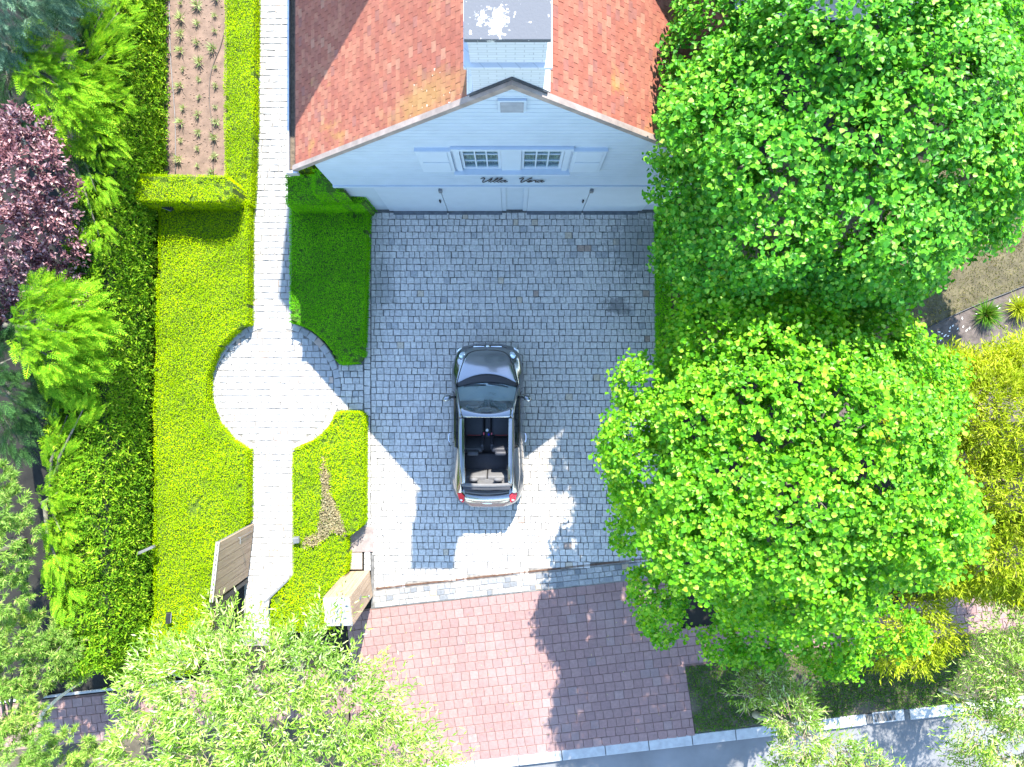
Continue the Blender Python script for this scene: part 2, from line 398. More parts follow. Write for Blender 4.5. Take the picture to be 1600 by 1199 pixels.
# driveway of grey setts before the garage
drive_pts = poly([(566,329),(1031,329),(1031,872),(1003,876),(585,919),(585,866),(570,862),(570,645),(531,641),(519,570),(566,570)])
drive = sheet('driveway', poly([(560,325),(1040,325),(1045,903),(580,952),(580,866),(560,862),(560,650),(525,648),(512,566),(560,570)]), -.004, JOINT)
pcs = scan_rows(poly([(580,334),(1029,334),(1029,872.5),(585,919),(585,866),(580,862)]), 0, .1475, .112, .172, .013)
# the strip between the round terrace and the drive, with an edge course
pcs += scan_rows(poly([(528,572),(568,572),(568,641),(527,641),(534,606)]), 0, .1475, .13, .19, .013)
yy = W(0,334)[1]
while yy > W(0,889)[1]:
    l = random.uniform(.12,.2); pcs.append((W(574,0)[0], yy-l/2, .135, l-.013)); yy -= l
lay(drive, 'sett', pcs, 0, SETT, stuffname='sett_field')
band = poly([(585,922.5),(1040,872.5),(1042,900),(585,947)])
bandp = scan_rows(band, ANG, .125, .12, .19, .014)
bo = sheet('apron', poly([(583,922),(1042,872),(1046,902),(583,950)]), .0, PJOINT)
sheet('track_bed', poly([(585,912),(1029,864),(1040,874),(585,924)]), .0025, PJOINT)
lay(bo, 'sett', bandp, ANG, ASETT, singles=250)
a, b = W(588,920), W(1042,870)
tr = MB()
d = Vector((b[0]-a[0], b[1]-a[1], 0)); nrm = Vector((-d.y, d.x, 0)).normalized()
for s in (-1, 1):
    p0 = Vector((*a, 0))+nrm*s*.012; p1 = Vector((*b, 0))+nrm*s*.012
    q = nrm*.005
    tr.add([p0-q, p1-q, p1+q, p0+q, *[v+Vector((0,0,.026)) for v in (p0-q, p1-q, p1+q, p0+q)]], [(4,5,6,7),(0,1,5,4),(1,2,6,5),(2,3,7,6),(3,0,4,7)])
o = tr.build('gate_rail', IRON); tag(o, 'thin rusty gate rail crossing the sett driveway above the red paving', 'rail')

# garden path and round terrace of pale setts
path = sheet('garden_path', poly([(393,-40),(462,-40),(459,270),(458,505),(458,700),(460,905),(420,945),(420,1010),(380,1010),(386,700),(386,505),(388,270)]), -.008, PJOINT)
pp = scan_rows(poly([(398,-30),(459,-30),(456,270),(456,508),(387,508),(389,270)]), 0, .1455, .13, .22, .011)
pp += scan_rows(poly([(386,702),(457,702),(457,900),(422,935),(422,1000),(384,1000)]), 0, .1455, .13, .22, .011)
lay(path, 'sett', pp, 0, PSETT, z=-.006)
CX, CY = W(428.5,606); CR = 104.5/S0
ter = sheet('round_terrace', arc(CX,CY,CR,0,360,64)[:-1], -.0055, PJOINT)
tp = scan_rows(arc(CX,CY,CR-.165,0,360,48)[:-1], 0, .1455, .13, .21, .011)
n = 44
for i in range(n):
    a = 2*math.pi*(i+.5)/n
    rr = CR-.085; tp.append((CX+rr*math.cos(a), CY+rr*math.sin(a), .145, 2*math.pi*rr/n-.012, a))
lay(ter, 'sett', tp, 0, PSETT, z=-.004)

# red paving: pavement along the street and the crossing
side_hi = lambda x: 925+.1145*(1600-x)
side_lo = lambda x: 982+.1145*(1600-x)
redpts = poly([(540,956),(1046,901),(1062,side_hi(1062)),(1700,side_hi(1700)),(1700,side_lo(1700)),(1071,side_lo(1071)),(1086,1147),(704,1192),(540,1213),(548,side_lo(548)+8),(-80,side_lo(-80)+8),(-80,side_hi(-80)-6),(548,side_hi(548)-6)])
red = sheet('pavement', redpts, -.012, RJOINT)
RA = math.atan(.1145)
rp = scan_rows(redpts, RA, .205, .185, .235, .010)
lay(red, 'paver', rp, RA, REDP, z=-.014, c=.03, jit=.008, hj=.002, tilt=.004)
edge = MB(); a0 = W(-80, side_hi(-80)-9); b0 = W(300, side_hi(300)-9)
edge.prism([a0, b0, (b0[0], b0[1]+.05), (a0[0], a0[1]+.05)], -.05, .02)
o = edge.build('edging_stone', KERB); tag(o, kind='structure')

# kerb, road, verge, gully
KS = (1088-1193)/(1600-704)
ky = lambda x: 1193+KS*(x-704)
road = sheet('road', poly([(-1500,ky(-1500)+16),(3000,ky(3000)+16),(3000,2200),(-1500,2200)]), -.13, ASPH)
kp = MB().prism(poly([(-400,ky(-400)+1),(2000,ky(2000)+1),(2000,ky(2000)+16),(-400,ky(-400)+16)]), -.16, -.03).build('kerb', JOINT)
tag(kp, kind='structure')
x = 470.0; kang = -math.atan(KS)
kw = 17/S0
while x < 1660:
    L = 68.0
    if not (1340 < x+34 < 1425):
        c = W(x+34, ky(x+34)+8.5)
        o = MB().box((-L/S0/2+.006,-kw/2,-.18),(L/S0/2-.006,kw/2,-.002),.012).build('kerbstone', KERB, kp)
        o.location = (c[0], c[1], random.gauss(0,.003)); o.rotation_euler = (0,0,kang)
    x += L
gc = W(1385, ky(1385)+8)
gl = thing('drain_grate', 'dark slotted cast iron gully grate set into the kerb', 'drain', (gc[0], gc[1], -.02))
fr = MB(); fr.box((-.30,-.13,-.1),(.42,-.10,.0)); fr.box((-.30,.10,-.1),(.42,.13,.0)); fr.box((-.30,-.0995,-.1),(-.27,.0995,-.001)); fr.box((.22,-.0995,-.1),(.42,.0995,-.001))
o = fr.build('frame', KERB, gl); o.matrix_parent_inverse = Matrix(); o.rotation_euler = (0,0,kang)
o = MB().box((-.27,-.0995,-.14),(.22,.0995,-.12)).build('sump', BLACKM, gl); o.matrix_parent_inverse = Matrix(); o.rotation_euler = (0,0,kang)
bar = MB().box((-.010,-.0995,-.03),(.010,.0995,-.004)); bm0 = None
for i in range(6):
    if bm0 is None: o = bar.build('bar', GREYM, gl); bm0 = o.data
    else: o = link(bpy.data.objects.new('bar', bm0), gl)
    o.matrix_parent_inverse = Matrix.Rotation(kang,4,'Z'); o.location = (-.22+.085*i,0,0); o.rotation_euler = (0,0,.25)

verge_pts = poly([(1070,1043),(1700,side_lo(1700)),(1700,ky(1700)),(1087,1146)])
sheet('verge', verge_pts, -.01, m_plain('verge_earth', (.085,.07,.045), .95, var=.5, scale=4, bump=.6, bscale=20))
sheet('far_verge', poly([(-300,side_lo(-300)+9),(545,side_lo(545)+9),(545,ky(545)),(-300,ky(-300))]), -.013, bpy.data.materials['verge_earth'])

# planting beds
sheet('soil_bed', poly([(240,-60),(356,-60),(354,285),(240,285)]), .02, SOIL, .08)
edge_pts = [(1385,552),(1420,530),(1470,503),(1520,480),(1570,460),(1620,442),(1720,425)]
lawn_pts = poly([(1040,250),(1720,250)] + edge_pts[::-1] + [(1300,575),(1040,585)])
sheet('lawn', lawn_pts, .0, m_plain('lawn_earth', (.10,.085,.045), .95, var=.5, scale=4, bump=.5, bscale=20))
sheet('mulch_bed', poly(edge_pts + [(1720,660),(1300,660),(1300,590)]), -.02, DSOIL)
sheet('side_path', poly([(1500,268),(1720,262),(1720,303),(1520,306)]), .004, DSOIL)

# ------------------------------------------------------------------ foliage helpers
def unit(A): return A/np.maximum(np.linalg.norm(A, axis=-1, keepdims=True), 1e-9)
BROAD = (np.array([(0,0,0),(.22,.46,.10),(.62,.40,.07),(1,0,-.08),(.62,-.40,.07),(.22,-.46,.10)]), np.array([(0,1,2,3),(0,3,4,5)]))
LANCE = (np.array([(0,0,0),(.38,.5,.03),(1,0,-.10),(.38,-.5,.03)]), np.array([(0,1,2,3)]))
def rot_frame(A, N):
    A = unit(A); B = unit(np.cross(N, A)); return A, B, np.cross(A, B)
def leaf_mesh(name, P, A, N, L, Wd, tmpl=LANCE):
    T, F = tmpl; A, B, C = rot_frame(A, N); n = len(P)
    L = np.broadcast_to(L, (n,)); Wd = np.broadcast_to(Wd, (n,))
    V = P[:,None,:] + A[:,None,:]*(T[None,:,0]*L[:,None])[...,None] + B[:,None,:]*(T[None,:,1]*Wd[:,None])[...,None] + C[:,None,:]*(T[None,:,2]*L[:,None])[...,None]
    FF = (F[None]+ (np.arange(n)*len(T))[:,None,None]).reshape(-1, F.shape[1])
    return np_mesh(name, V.reshape(-1,3), FF)
def in_house(P):
    x, y, z = P[:,0], P[:,1], P[:,2]
    return (np.abs(x) < 4.15) & (y > 3.72) & (z < 7.30-.94*np.abs(x)+.06)
def rand_dir(n):
    return unit(rng.normal(0,1,(n,3)))

def blob_surface(blobs, dens, centre, keep_in=.86, up=.25):
    """points and outward directions on the open skin of a cluster of balls"""
    B = np.array(blobs, float); Ps = []; Ds = []
    for i, b in enumerate(B):
        r = b[3]; k = b[4] if B.shape[1] > 4 else 1.0
        n = max(4, int(4*math.pi*r*r*dens)); d = rand_dir(n)
        p = b[:3] + d*np.array([r,r,r*k])*rng.uniform(.72,1.06,(n,1))
        ok = np.ones(n, bool)
        for j, c in enumerate(B):
            if j == i: continue
            kk = c[4] if B.shape[1] > 4 else 1.0
            q = (p-c[:3])/np.array([c[3],c[3],c[3]*kk]); ok &= (q*q).sum(1) > keep_in**2
        ok &= d[:,2] > -.75
        Ps.append(p[ok]); Ds.append(d[ok])
    P = np.concatenate(Ps); D = np.concatenate(Ds)
    D = unit(D + .7*unit(P-np.array(centre)) + np.array([0,0,up]))
    return P, D

def shoots(P, D, K, length, droop=0.0):
    """leaf seats along shoots: positions, shoot directions, side directions"""
    n = len(P); Ls = length*rng.uniform(.6,1.25,n)
    side = unit(np.cross(D, rand_dir(n)))
    oth = np.cross(D, side); LP = []; LD = []; LS = []
    for k in range(K):
        t = (k+.4)/K; a = 2.4*k+rng.uniform(0,1,n)
        p = P + D*(Ls*t)[:,None]; p[:,2] -= droop*(t*Ls)**2/np.maximum(length,1e-6)
        LP.append(p); LD.append(D); LS.append(side*np.cos(a)[:,None]+oth*np.sin(a)[:,None])
    return np.concatenate(LP), np.concatenate(LD), np.concatenate(LS)

def trunk_and_limbs(parent, base, top, r0, targets, mat, lean=0.15):
    p0 = Vector(base); p1 = Vector(top); mb = MB(); path = []
    for i in range(7):
        t = i/6; p = p0.lerp(p1, t); p.x += math.sin(t*3+base[0])*lean*t*(1-t)*2; path.append(p)
    mb.tube(path, [r0*(1.25 if i == 0 else 1-.55*i/6) for i in range(7)], 9)
    tr = mb.build('trunk', mat, parent, True)
    for q in targets:
        q = Vector(q); s = p0.lerp(p1, random.uniform(.62,.98)); m = s.lerp(q,.5)+Vector((0,0,.12*(q-s).length))
        mb = MB(); mb.tube([s, s.lerp(m,.55), m, m.lerp(q,.6), q], [r0*.42, r0*.34, r0*.26, r0*.17, r0*.08], 6)
        mb.build('limb', mat, parent, True)
    return tr

def hedge_leaves(pts, z, dens, size, side_dens=None, lump=.03, skip=None, edge_r=.06, zfun=None, seedless=None, z0=0.02, tilt=.55, holes=0):
    X = np.array([p[0] for p in pts]); Y = np.array([p[1] for p in pts])
    area = (X.max()-X.min())*(Y.max()-Y.min()); n = int(area*dens)
    x = rng.uniform(X.min(), X.max(), n); y = rng.uniform(Y.min(), Y.max(), n); ok = in_poly(x, y, pts)
    if skip is not None:
        jx = x+.05*np.sin(y*23+x*9)+rng.normal(0,.035,n); jy = y+.05*np.sin(x*21)+rng.normal(0,.035,n); ok &= ~in_poly(jx, jy, skip)
    x, y = x[ok], y[ok]
    zz = z + lump*(np.sin(x*5.1+y*2.3)+np.sin(y*6.7-x*3.1))*.5 + rng.normal(0,.012,len(x))
    P = np.stack([x,y,zz],1); N = unit(np.stack([rng.normal(0,tilt,len(x)), rng.normal(0,tilt,len(x)), np.ones(len(x))],1))
    Ps, Ns = [P], [N]; m = len(pts)
    area2 = sum(pts[i][0]*pts[(i+1)%m][1]-pts[(i+1)%m][0]*pts[i][1] for i in range(m)); sg = 1 if area2 > 0 else -1
    for i in range(m):
        a = np.array(pts[i]); b = np.array(pts[(i+1)%m]); L = np.linalg.norm(b-a)
        k = int(L*z*(side_dens or dens));
        if k < 1: continue
        t = rng.uniform(0,1,k); zz = rng.uniform(z0, z+.01, k); q = a+(b-a)*t[:,None]
        nn = np.array([(b-a)[1], -(b-a)[0]])/max(L,1e-6)*sg
        rnd = np.where(zz > z-edge_r, -(zz-z+edge_r)**2/edge_r*.9, 0)+rng.normal(0,.012,k)
        if skip is not None:
            s = ~in_poly(q[:,0], q[:,1], skip); t, zz, q, rnd = t[s], zz[s], q[s], rnd[s]; k = len(t)
        Ps.append(np.column_stack([q+nn*rnd[:,None], zz])); Ns.append(unit(np.column_stack([np.tile(nn,(k,1))+rng.normal(0,.5,(k,2)), rng.normal(.35,.4,k)])))
    P = np.concatenate(Ps); N = np.concatenate(Ns)
    if holes:
        per = np.array(pts); e0 = rng.integers(0, m, holes); tt = rng.uniform(0,1,holes)[:,None]; hc = per[e0]*(1-tt)+per[(e0+1)%m]*tt+rng.normal(0,.16,(holes,2)); hr = rng.uniform(.015,.05,holes)
        for (hx,hy), r_ in zip(hc, hr):
            d2 = ((P[:,0]-hx)/1.5)**2+(P[:,1]-hy)**2+rng.normal(0,.0004,len(P)); k_ = d2 > r_*r_; P, N = P[k_], N[k_]
    A = unit(np.cross(N, rand_dir(len(N))))
    return P, A, N

def hedge(name, label, pts, z, lmat, cmat, dens=1500, size=.034, skip=None, group=None, cat='hedge', parts=None, lump=.05, inset=.03, holes=70, **kw):
    c = (sum(p[0] for p in pts)/len(pts), sum(p[1] for p in pts)/len(pts), 0)
    h = thing(name, label, cat, c, group)
    q = []
    m = len(pts); area2 = sum(pts[i][0]*pts[(i+1)%m][1]-pts[(i+1)%m][0]*pts[i][1] for i in range(m)); sg = 1 if area2 > 0 else -1
    for i in range(m):
        a = Vector(pts[i-1]); b = Vector(pts[i]); d = Vector(pts[(i+1)%m])
        n1 = Vector(((b-a).y, -(b-a).x)).normalized()*sg; n2 = Vector(((d-b).y, -(d-b).x)).normalized()*sg
        nn = (n1+n2); nn = nn.normalized() if nn.length > 1e-4 else n1
        q.append(tuple(b-nn*inset/max(.5, nn.dot(n1))))
    MB().prism(q, -.03, z-.085).build('branches', cmat, h)
    P, A, N = hedge_leaves(pts, z, dens*2.2, size, skip=skip, lump=lump, holes=holes, **kw)
    size = size*.71
    sz = size*rng.uniform(.7,1.4,len(P))
    new_obj('foliage', leaf_mesh('foliage', P-A*(sz*.5)[:,None], A, N, sz, sz*.62), lmat, h)
    return h

# ------------------------------------------------------------------ the house
FY = 3.97; HW = 3.53; AP = 7.15; SL = .94
zr = lambda x: AP-SL*abs(x)
house = thing('house', 'white weatherboarded garage house with red tiled gable roof and big white chimney', 'house', (0, FY, 0))
wb = MB(); e = .10
wb.extrude_y([(-HW,-.05),(HW,-.05),(HW,3.2),(-HW,3.2)], FY, FY+.22)
xr = (AP-e-4.4)/SL
wb.extrude_y([(-HW,3.2),(-.95,3.2),(-.95,4.4),(-xr,4.4),(-HW,zr(HW)-e)], FY, FY+.22)
wb.extrude_y([(.95,3.2),(HW,3.2),(HW,zr(HW)-e),(xr,4.4),(.95,4.4)], FY, FY+.22)
wb.extrude_y([(-xr,4.4),(xr,4.4),(0,AP-e)], FY, FY+.22)
wb.box((-HW,FY+.22,-.05),(-HW+.2,8.3,zr(HW)-.06)); wb.box((HW-.2,FY+.22,-.05),(HW,8.3,zr(HW)-.06))
wall = wb.build('wall', WHITE, house)
# weatherboards, each its own board
pit = .148; z = 2.15
while z < AP-.2:
    zt = z+pit; xb = min(HW+.02, (AP-.09-z)/SL); xt = min(HW+.02, max(.02,(AP-.09-zt)/SL))
    segs = [(-xb,-xt,xb,xt)]
    if zt > 3.12 and z < 4.46: segs = [(-xb,-xt,-.94,-.94),(.94,.94,xb,xt)]
    for xa, xa2, xc, xc2 in segs:
        y0 = FY-.034; y1 = FY-.006
        y1 = y0+.004
        MB().add([(xa,FY-.001,z+.002),(xc,FY-.001,z+.002),(xc,y0,z+.006),(xa,y0,z+.006),(xa2,FY-.001,zt-.010),(xc2,FY-.001,zt-.010),(xc2,y1,zt-.016),(xa2,y1,zt-.016)],
                 [(0,1,2,3),(3,2,6,7),(7,6,5,4),(0,3,7,4),(1,5,6,2)]).build('weatherboard', WHITE, wall)
    z += pit
MB().box((-HW-.03,FY-.065,2.05),(HW+.03,FY-.002,2.148)).build('band', WHITE2, house)
for s in (-1, 1):    # raking trim under the verge
    p = [(0,AP-.13),(s*(HW+.02),zr(HW+.02)-.13),(s*(HW+.02),zr(HW+.02)-.27),(0,AP-.27)]
    MB().extrude_y(p if s > 0 else p[::-1], FY-.036, FY-.001).build('raking_board', WHITE2, house)
v = MB(); v.box((-.20,FY-.07,6.10),(.20,FY-.036,6.52)); vent = v.build('vent', WHITE2, house)
for i in range(6): MB().add([(-.165,FY-.074,6.15+i*.055),(.165,FY-.074,6.15+i*.055),(.165,FY-.10,6.165+i*.055),(-.165,FY-.10,6.165+i*.055),(-.165,FY-.074,6.195+i*.055),(.165,FY-.074,6.195+i*.055)],[(0,1,2,3),(3,2,5,4)]).build('louvre', GREYM, vent)
# windows in the gable
GLASSW = m_glass('window_glass', (.78,.85,.83), .03, .86)
CURT = m_plain('curtain', (.55,.56,.5), .9, var=.2, scale=3)
wf = MB()
wf.box((-1.03,FY-.09,4.40),(1.03,FY+.1,4.50)); wf.box((-1.06,FY-.13,3.10),(1.06,FY+.1,3.19))
wf.box((-1.0,FY-.06,3.192),(-.90,FY+.1,4.398)); wf.box((.90,FY-.06,3.192),(1.0,FY+.1,4.398)); wf.box((-.19,FY-.05,3.192),(.16,FY+.1,4.398))
wfr = wf.build('window_surround', WHITE2, house)
rb = MB(); rb.box((-.95,FY+.6,3.1),(.95,FY+.65,4.5)); rb.box((-.95,FY+.1,3.05),(.95,FY+.6,3.1)); rb.box((-.95,FY+.1,4.5),(.95,FY+.6,4.55)); rb.build('room', m_plain('dark_room',(.16,.17,.15),.9), house)
for (x0, x1) in ((-.895,-.195),(.165,.895)):
    wo_ = MB(); t_ = .05
    wo_.box((x0,FY-.02,3.195),(x0+t_,FY+.04,4.395)); wo_.box((x1-t_,FY-.02,3.195),(x1,FY+.04,4.395))
    wo_.box((x0+t_,FY-.018,3.195),(x1-t_,FY+.04,3.27)); wo_.box((x0+t_,FY-.018,4.34),(x1-t_,FY+.04,4.395))
    win = wo_.build('window', WHITE2, house)
    xs = [x0+t_+(x1-x0-2*t_)*i/3 for i in range(4)]; zs = [3.27+(4.34-3.27)*i/3 for i in range(4)]
    for i in (1,2): MB().box((xs[i]-.013,FY-.012,3.27),(xs[i]+.013,FY+.03,4.34)).build('glazing_bar', WHITE2, win)
    for i in (1,2): MB().box((xs[0],FY-.008,zs[i]-.013),(xs[3],FY+.028,zs[i]+.013)).build('glazing_bar', WHITE2, win)
    for i in range(3):
        for j in range(3): MB().box((xs[i]+.013,FY+.008,zs[j]+.013),(xs[i+1]-.013,FY+.012,zs[j+1]-.013)).build('pane', GLASSW, win)
    for s in (0,1):
        w_ = (x1-x0)*.45; a_ = x0+.03 if s == 0 else x1-.03-w_
        rows = [[(a_+w_*k/24, FY+.075+.018*math.sin(k*1.7), zz) for k in range(25)] for zz in (3.2,4.42)]
        MB().grid(rows).build('curtain', CURT, win)
for s, x0, x1 in ((-1,-1.63,-1.04),(1,1.04,1.60)):
    sh = MB(); sh.box((x0,FY-.075,3.17),(x1,FY-.034,4.40)); sho = sh.build('shutter', WHITE2, house)
    for za, zb in ((3.22,3.76),(3.82,4.35)):
        MB().box((x0+.06,FY-.088,za),(x1-.06,FY-.0755,zb),.005).build('shutter_panel', WHITE2, sho)
    MB().box((x0-.01,FY-.10,4.402),(x1+.01,FY-.033,4.43)).build('shutter_cap', WHITE2, sho)
# garage doors
for (xa, xc) in ((-2.70,-.22),(.335,2.87)):
    fr = MB(); fr.box((xa-.09,FY-.03,0),(xa,FY-.001,2.0)); fr.box((xc,FY-.03,0),(xc+.09,FY-.001,2.0)); fr.box((xa-.09,FY-.03,2.0),(xc+.09,FY-.001,2.049))
    fr.build('door_frame', WHITE2, house); xm = (xa+xc)/2
    for k, (a_, b_) in enumerate(((xa+.006,xm-.006),(xm+.006,xc-.006))):
        dl = MB().box((a_,FY-.042,.03),(b_,FY-.002,1.995),.004).build('garage_door', WHITE2, house)
        if k == 0:
            MB().box((b_-.09,FY-.085,.92),(b_-.06,FY-.0505,1.08)).build('handle', BLACKM, dl)
            MB().box((b_-.02,FY-.10,1.78),(b_+.05,FY-.0505,1.93)).build('bolt', GREYM, dl)
    for (a_, b_) in ((xa,xm-.02),(xm+.02,xc)):
        MB().box((a_,FY-.125,-.03),(b_,FY-.044,.026)).build('threshold', BLUESTONE, house)
# lettering: dark wrought script fixed on the boards
LET = m_plain('dark_lettering', (.02,.012,.015), .5)
def smooth_path(p, n=5):
    out = []
    for i in range(len(p)-1):
        p0 = p[max(i-1,0)]; p1 = p[i]; p2 = p[i+1]; p3 = p[min(i+2,len(p)-1)]
        for k in range(n):
            t = k/n; out.append(tuple(.5*((2*b)+(-a+c)*t+(2*a-5*b+4*c-d)*t*t+(-a+3*b-3*c+d)*t**3) for a,b,c,d in zip(p0,p1,p2,p3)))
    return out+[p[-1]]
GL = {'V': ([(-.04,.80),(.02,.95),(.14,1.0),(.22,.86),(.20,.45),(.20,.10),(.27,0),(.40,.12),(.55,.52),(.66,.90),(.76,1.0)], .60),
      'i': ([(.0,.05),(.08,.36),(.10,.42),(.10,.12),(.16,.0),(.26,.12)], .24),
      'l': ([(.0,.12),(.20,.55),(.28,.85),(.22,.95),(.14,.72),(.10,.25),(.16,0),(.30,.14)], .27),
      'a': ([(.34,.36),(.22,.42),(.06,.30),(.04,.08),(.14,0),(.28,.14),(.36,.40),(.32,.12),(.38,0),(.52,.16)], .46),
      'e': ([(.0,.12),(.16,.20),(.27,.34),(.20,.42),(.08,.30),(.06,.08),(.16,0),(.32,.14)], .32),
      'r': ([(.0,.10),(.10,.42),(.18,.36),(.28,.36),(.26,.12),(.32,0),(.42,.12)], .36)}
for word, x0 in (('Villa', -.635), ('Vera', .105)):
    u = 0
    for ch in word:
        P, adv = GL[ch]; s_ = .29
        pts = [(x0+(u+x+.22*zz)*s_*.98, FY-.062, 2.46+zz*s_) for x, zz in smooth_path(P)]
        MB().tube(pts, .0105 if ch == 'V' else .009, 6).build('letter', LET, house, True); 
        if ch == 'i': MB().ellipsoid((x0+(u+.24)*s_, FY-.062, 2.46+.62*s_), (.02,.014,.02), 8, 5).build('letter_dot', LET, house)
        u += adv
# roof
YB = 8.3
rd = MB()
for s in (-1,1):
    p = [(0,AP-.035),(s*3.93,zr(3.93)-.035),(s*3.93,zr(3.93)-.12),(0,AP-.13)]
    rd.extrude_y(p if s > 0 else p[::-1], FY-.06, YB)
roof = rd.build('roof', m_plain('roof_deck', (.08,.035,.025), .9), house)
th = math.atan(SL); gauge = .104; tw = .167
nC = int(3.93/math.cos(th)/gauge)
tiles = []
for s in (-1,1):
    for c in range(nC):
        d = .03+(c+.5)*gauge                         # distance down the slope
        off = (c % 2)*tw/2
        y = 3.935-off
        while y < YB:
            y0 = max(y,3.935); y1 = min(y+tw, YB)
            if y1-y0 > .03:
                if not (d*math.cos(th) < .44 and y1 < 4.85 and y0 < 4.85): tiles.append((s, d, (y0+y1)/2, y1-y0))
            y += tw
tl, tt = .135, .012
def tile_mesh():
    # x down the slope, y along the roof, z out; the lower end rides up on the course below
    j = rng.normal(0,.0022,(4,)); a = -tl/2; b = tl/2-.015
    V = [(a,-.5,-.010),(b,-.5,.000),(b,.5,.000),(a,.5,-.010),(a,-.5,.004),(b,-.5,.013+j[0]),(b,.5,.013+j[1]),(a,.5,.004)]
    return np.array(V), np.array([(4,5,6,7),(0,1,5,4),(1,2,6,5),(2,3,7,6),(3,0,4,7)])
tms = []
for k in range(6):
    V, F = tile_mesh(); me = np_mesh('roof_tile', V, F); me.materials.append(TILE); tms.append((me,V,F))
def tile_frame(s, d, y):
    cx = s*d*math.cos(th); cz = AP-d*math.sin(th)-.018
    ex = Vector((s*math.cos(th),0,-math.sin(th))); ey = Vector((0,s*1.0,0)); ez = ex.cross(ey)
    return Vector((cx,y,cz))+ez*.0, ex, ey, ez
tiles.sort(key=lambda t: (t[2] > 6.0)*10 + (t[2]-3.9)*.9 + abs(t[1]-2.2)*.6)
VV = []; FF = []; n = 0
for i, (s, d, y, w) in enumerate(tiles):
    c, ex, ey, ez = tile_frame(s, d, y); me, V, F = random.choice(tms)
    w2 = (w-.006); rj = random.gauss(0,.006)
    if i < 300:
        o = link(bpy.data.objects.new('roof_tile', me), roof)
        M = Matrix((ex,ey*w2,ez)).transposed().to_4x4(); M.translation = c; o.matrix_basis = M @ Matrix.Rotation(rj,4,'Z')
    else:
        B = np.array([ex[:], (ey*w2)[:], ez[:]]); VV.append(V@B+np.array(c[:])); FF.append(F+n); n += len(V)
o = new_obj('roof_tile_field', np_mesh('roof_tile_field', np.concatenate(VV), np.concatenate(FF)), TILE, roof); tag(o, kind='stuff')
y = 4.9
while y < YB-.1:
    p = [(.13*math.sin(a), AP-.10+.13*math.cos(a)+.02) for a in [R(-80+160*k/8) for k in range(9)]]
    q = [(x*.88,z-.015) for x,z in p][::-1]
    MB().extrude_y(p+q, y, y+.30).build('ridge_tile', TILE, roof); y += .305
for s in (-1,1):
    p = [(0,AP+.04),(s*3.96,zr(3.96)+.04),(s*3.96,zr(3.96)-.10),(0,AP-.10)]
    MB().extrude_y(p if s > 0 else p[::-1], 3.845, 3.932).build('verge', VERGE, roof)
    p = [(0,AP-.102),(s*3.95,zr(3.95)-.102),(s*3.95,zr(3.95)-.125),(0,AP-.125)]
    MB().extrude_y(p if s > 0 else p[::-1], 3.855, 3.935).build('verge_drip', BLACKM, roof)
    gx = 3.90; gz = zr(3.93)-.07
    gp = [(gx,gz),(gx,gz-.10),(gx+.17,gz-.10),(gx+.17,gz+.03),(gx+.135,gz+.03),(gx+.135,gz-.075),(gx+.02,gz-.075),(gx+.02,gz)]
    gp = [(s*x,zz) for x,zz in gp]
    gut = MB().extrude_y(gp if s < 0 else gp[::-1], 3.84, YB).build('gutter', ZINC, house)
    MB().box((min(s*(gx+.021),s*(gx+.134)),3.9,gz-.074),(max(s*(gx+.021),s*(gx+.134)),YB-.01,gz-.058)).build('silt', GRIME, gut)
    MB().box((min(s*(gx-.02),s*(gx+.19)),3.80,gz-.12),(max(s*(gx-.02),s*(gx+.19)),3.838,gz+.05),.006).build('gutter_end', ZINC, gut)
# chimney
cc = -.05; CF = 3.935
ch = MB(); ch.extrude_y([(cc-.47,zr(cc-.47)-.06),(0,AP-.06),(cc+.47,zr(cc+.47)-.06),(cc+.47,7.54),(cc-.47,7.54)],CF,CF+.86); ch.box((cc-.462,CF-.012,7.66),(cc+.462,CF+.86,8.20))
chim = ch.build('chimney', WBRICK, house)
for z0, z1, o_ in ((7.54,7.60,.035),(7.60,7.66,.075)):
    MB().box((cc-.47-o_,CF-o_,z0+.0005),(cc+.47+o_,CF+.86+o_,z1),.006).build('corbel', WBRICK, chim)
MB().box((cc-.49,CF-.085,8.335),(cc+.49,CF+.95,8.41),.006).build('cap', SLAB, chim)
MB().box((cc-.40,CF+.05,8.20),(cc+.40,CF+.8,8.23)).build('flue_top', BLACKM, chim)
for x in (-.40,0,.36):
    for yy in (.06,.74): MB().box((cc+x-.035,CF+yy-.03,8.2005),(cc+x+.035,CF+yy+.03,8.334)).build('cap_support', BLACKM, chim)
for s in (-1,1):    # fillets at the foot of the stack
    xa = cc+s*.47; L_ = [(xa, zr(xa)+.05),(xa+s*.10, zr(xa+s*.10)+.028),(xa+s*.10, zr(xa+s*.10)-.03),(xa, zr(xa)-.03)]
    MB().extrude_y(L_ if s > 0 else L_[::-1], CF+.02, CF+.93).build('fillet', WBRICK, chim)
    L_ = [(0.0,AP+.085),(xa+s*.06,zr(xa+s*.06)+.085),(xa+s*.06,zr(xa+s*.06)+.042),(0.0,AP+.042)]
    MB().extrude_y(L_ if s > 0 else L_[::-1], CF-.03, CF-.001).build('flashing', LEAD, chim)
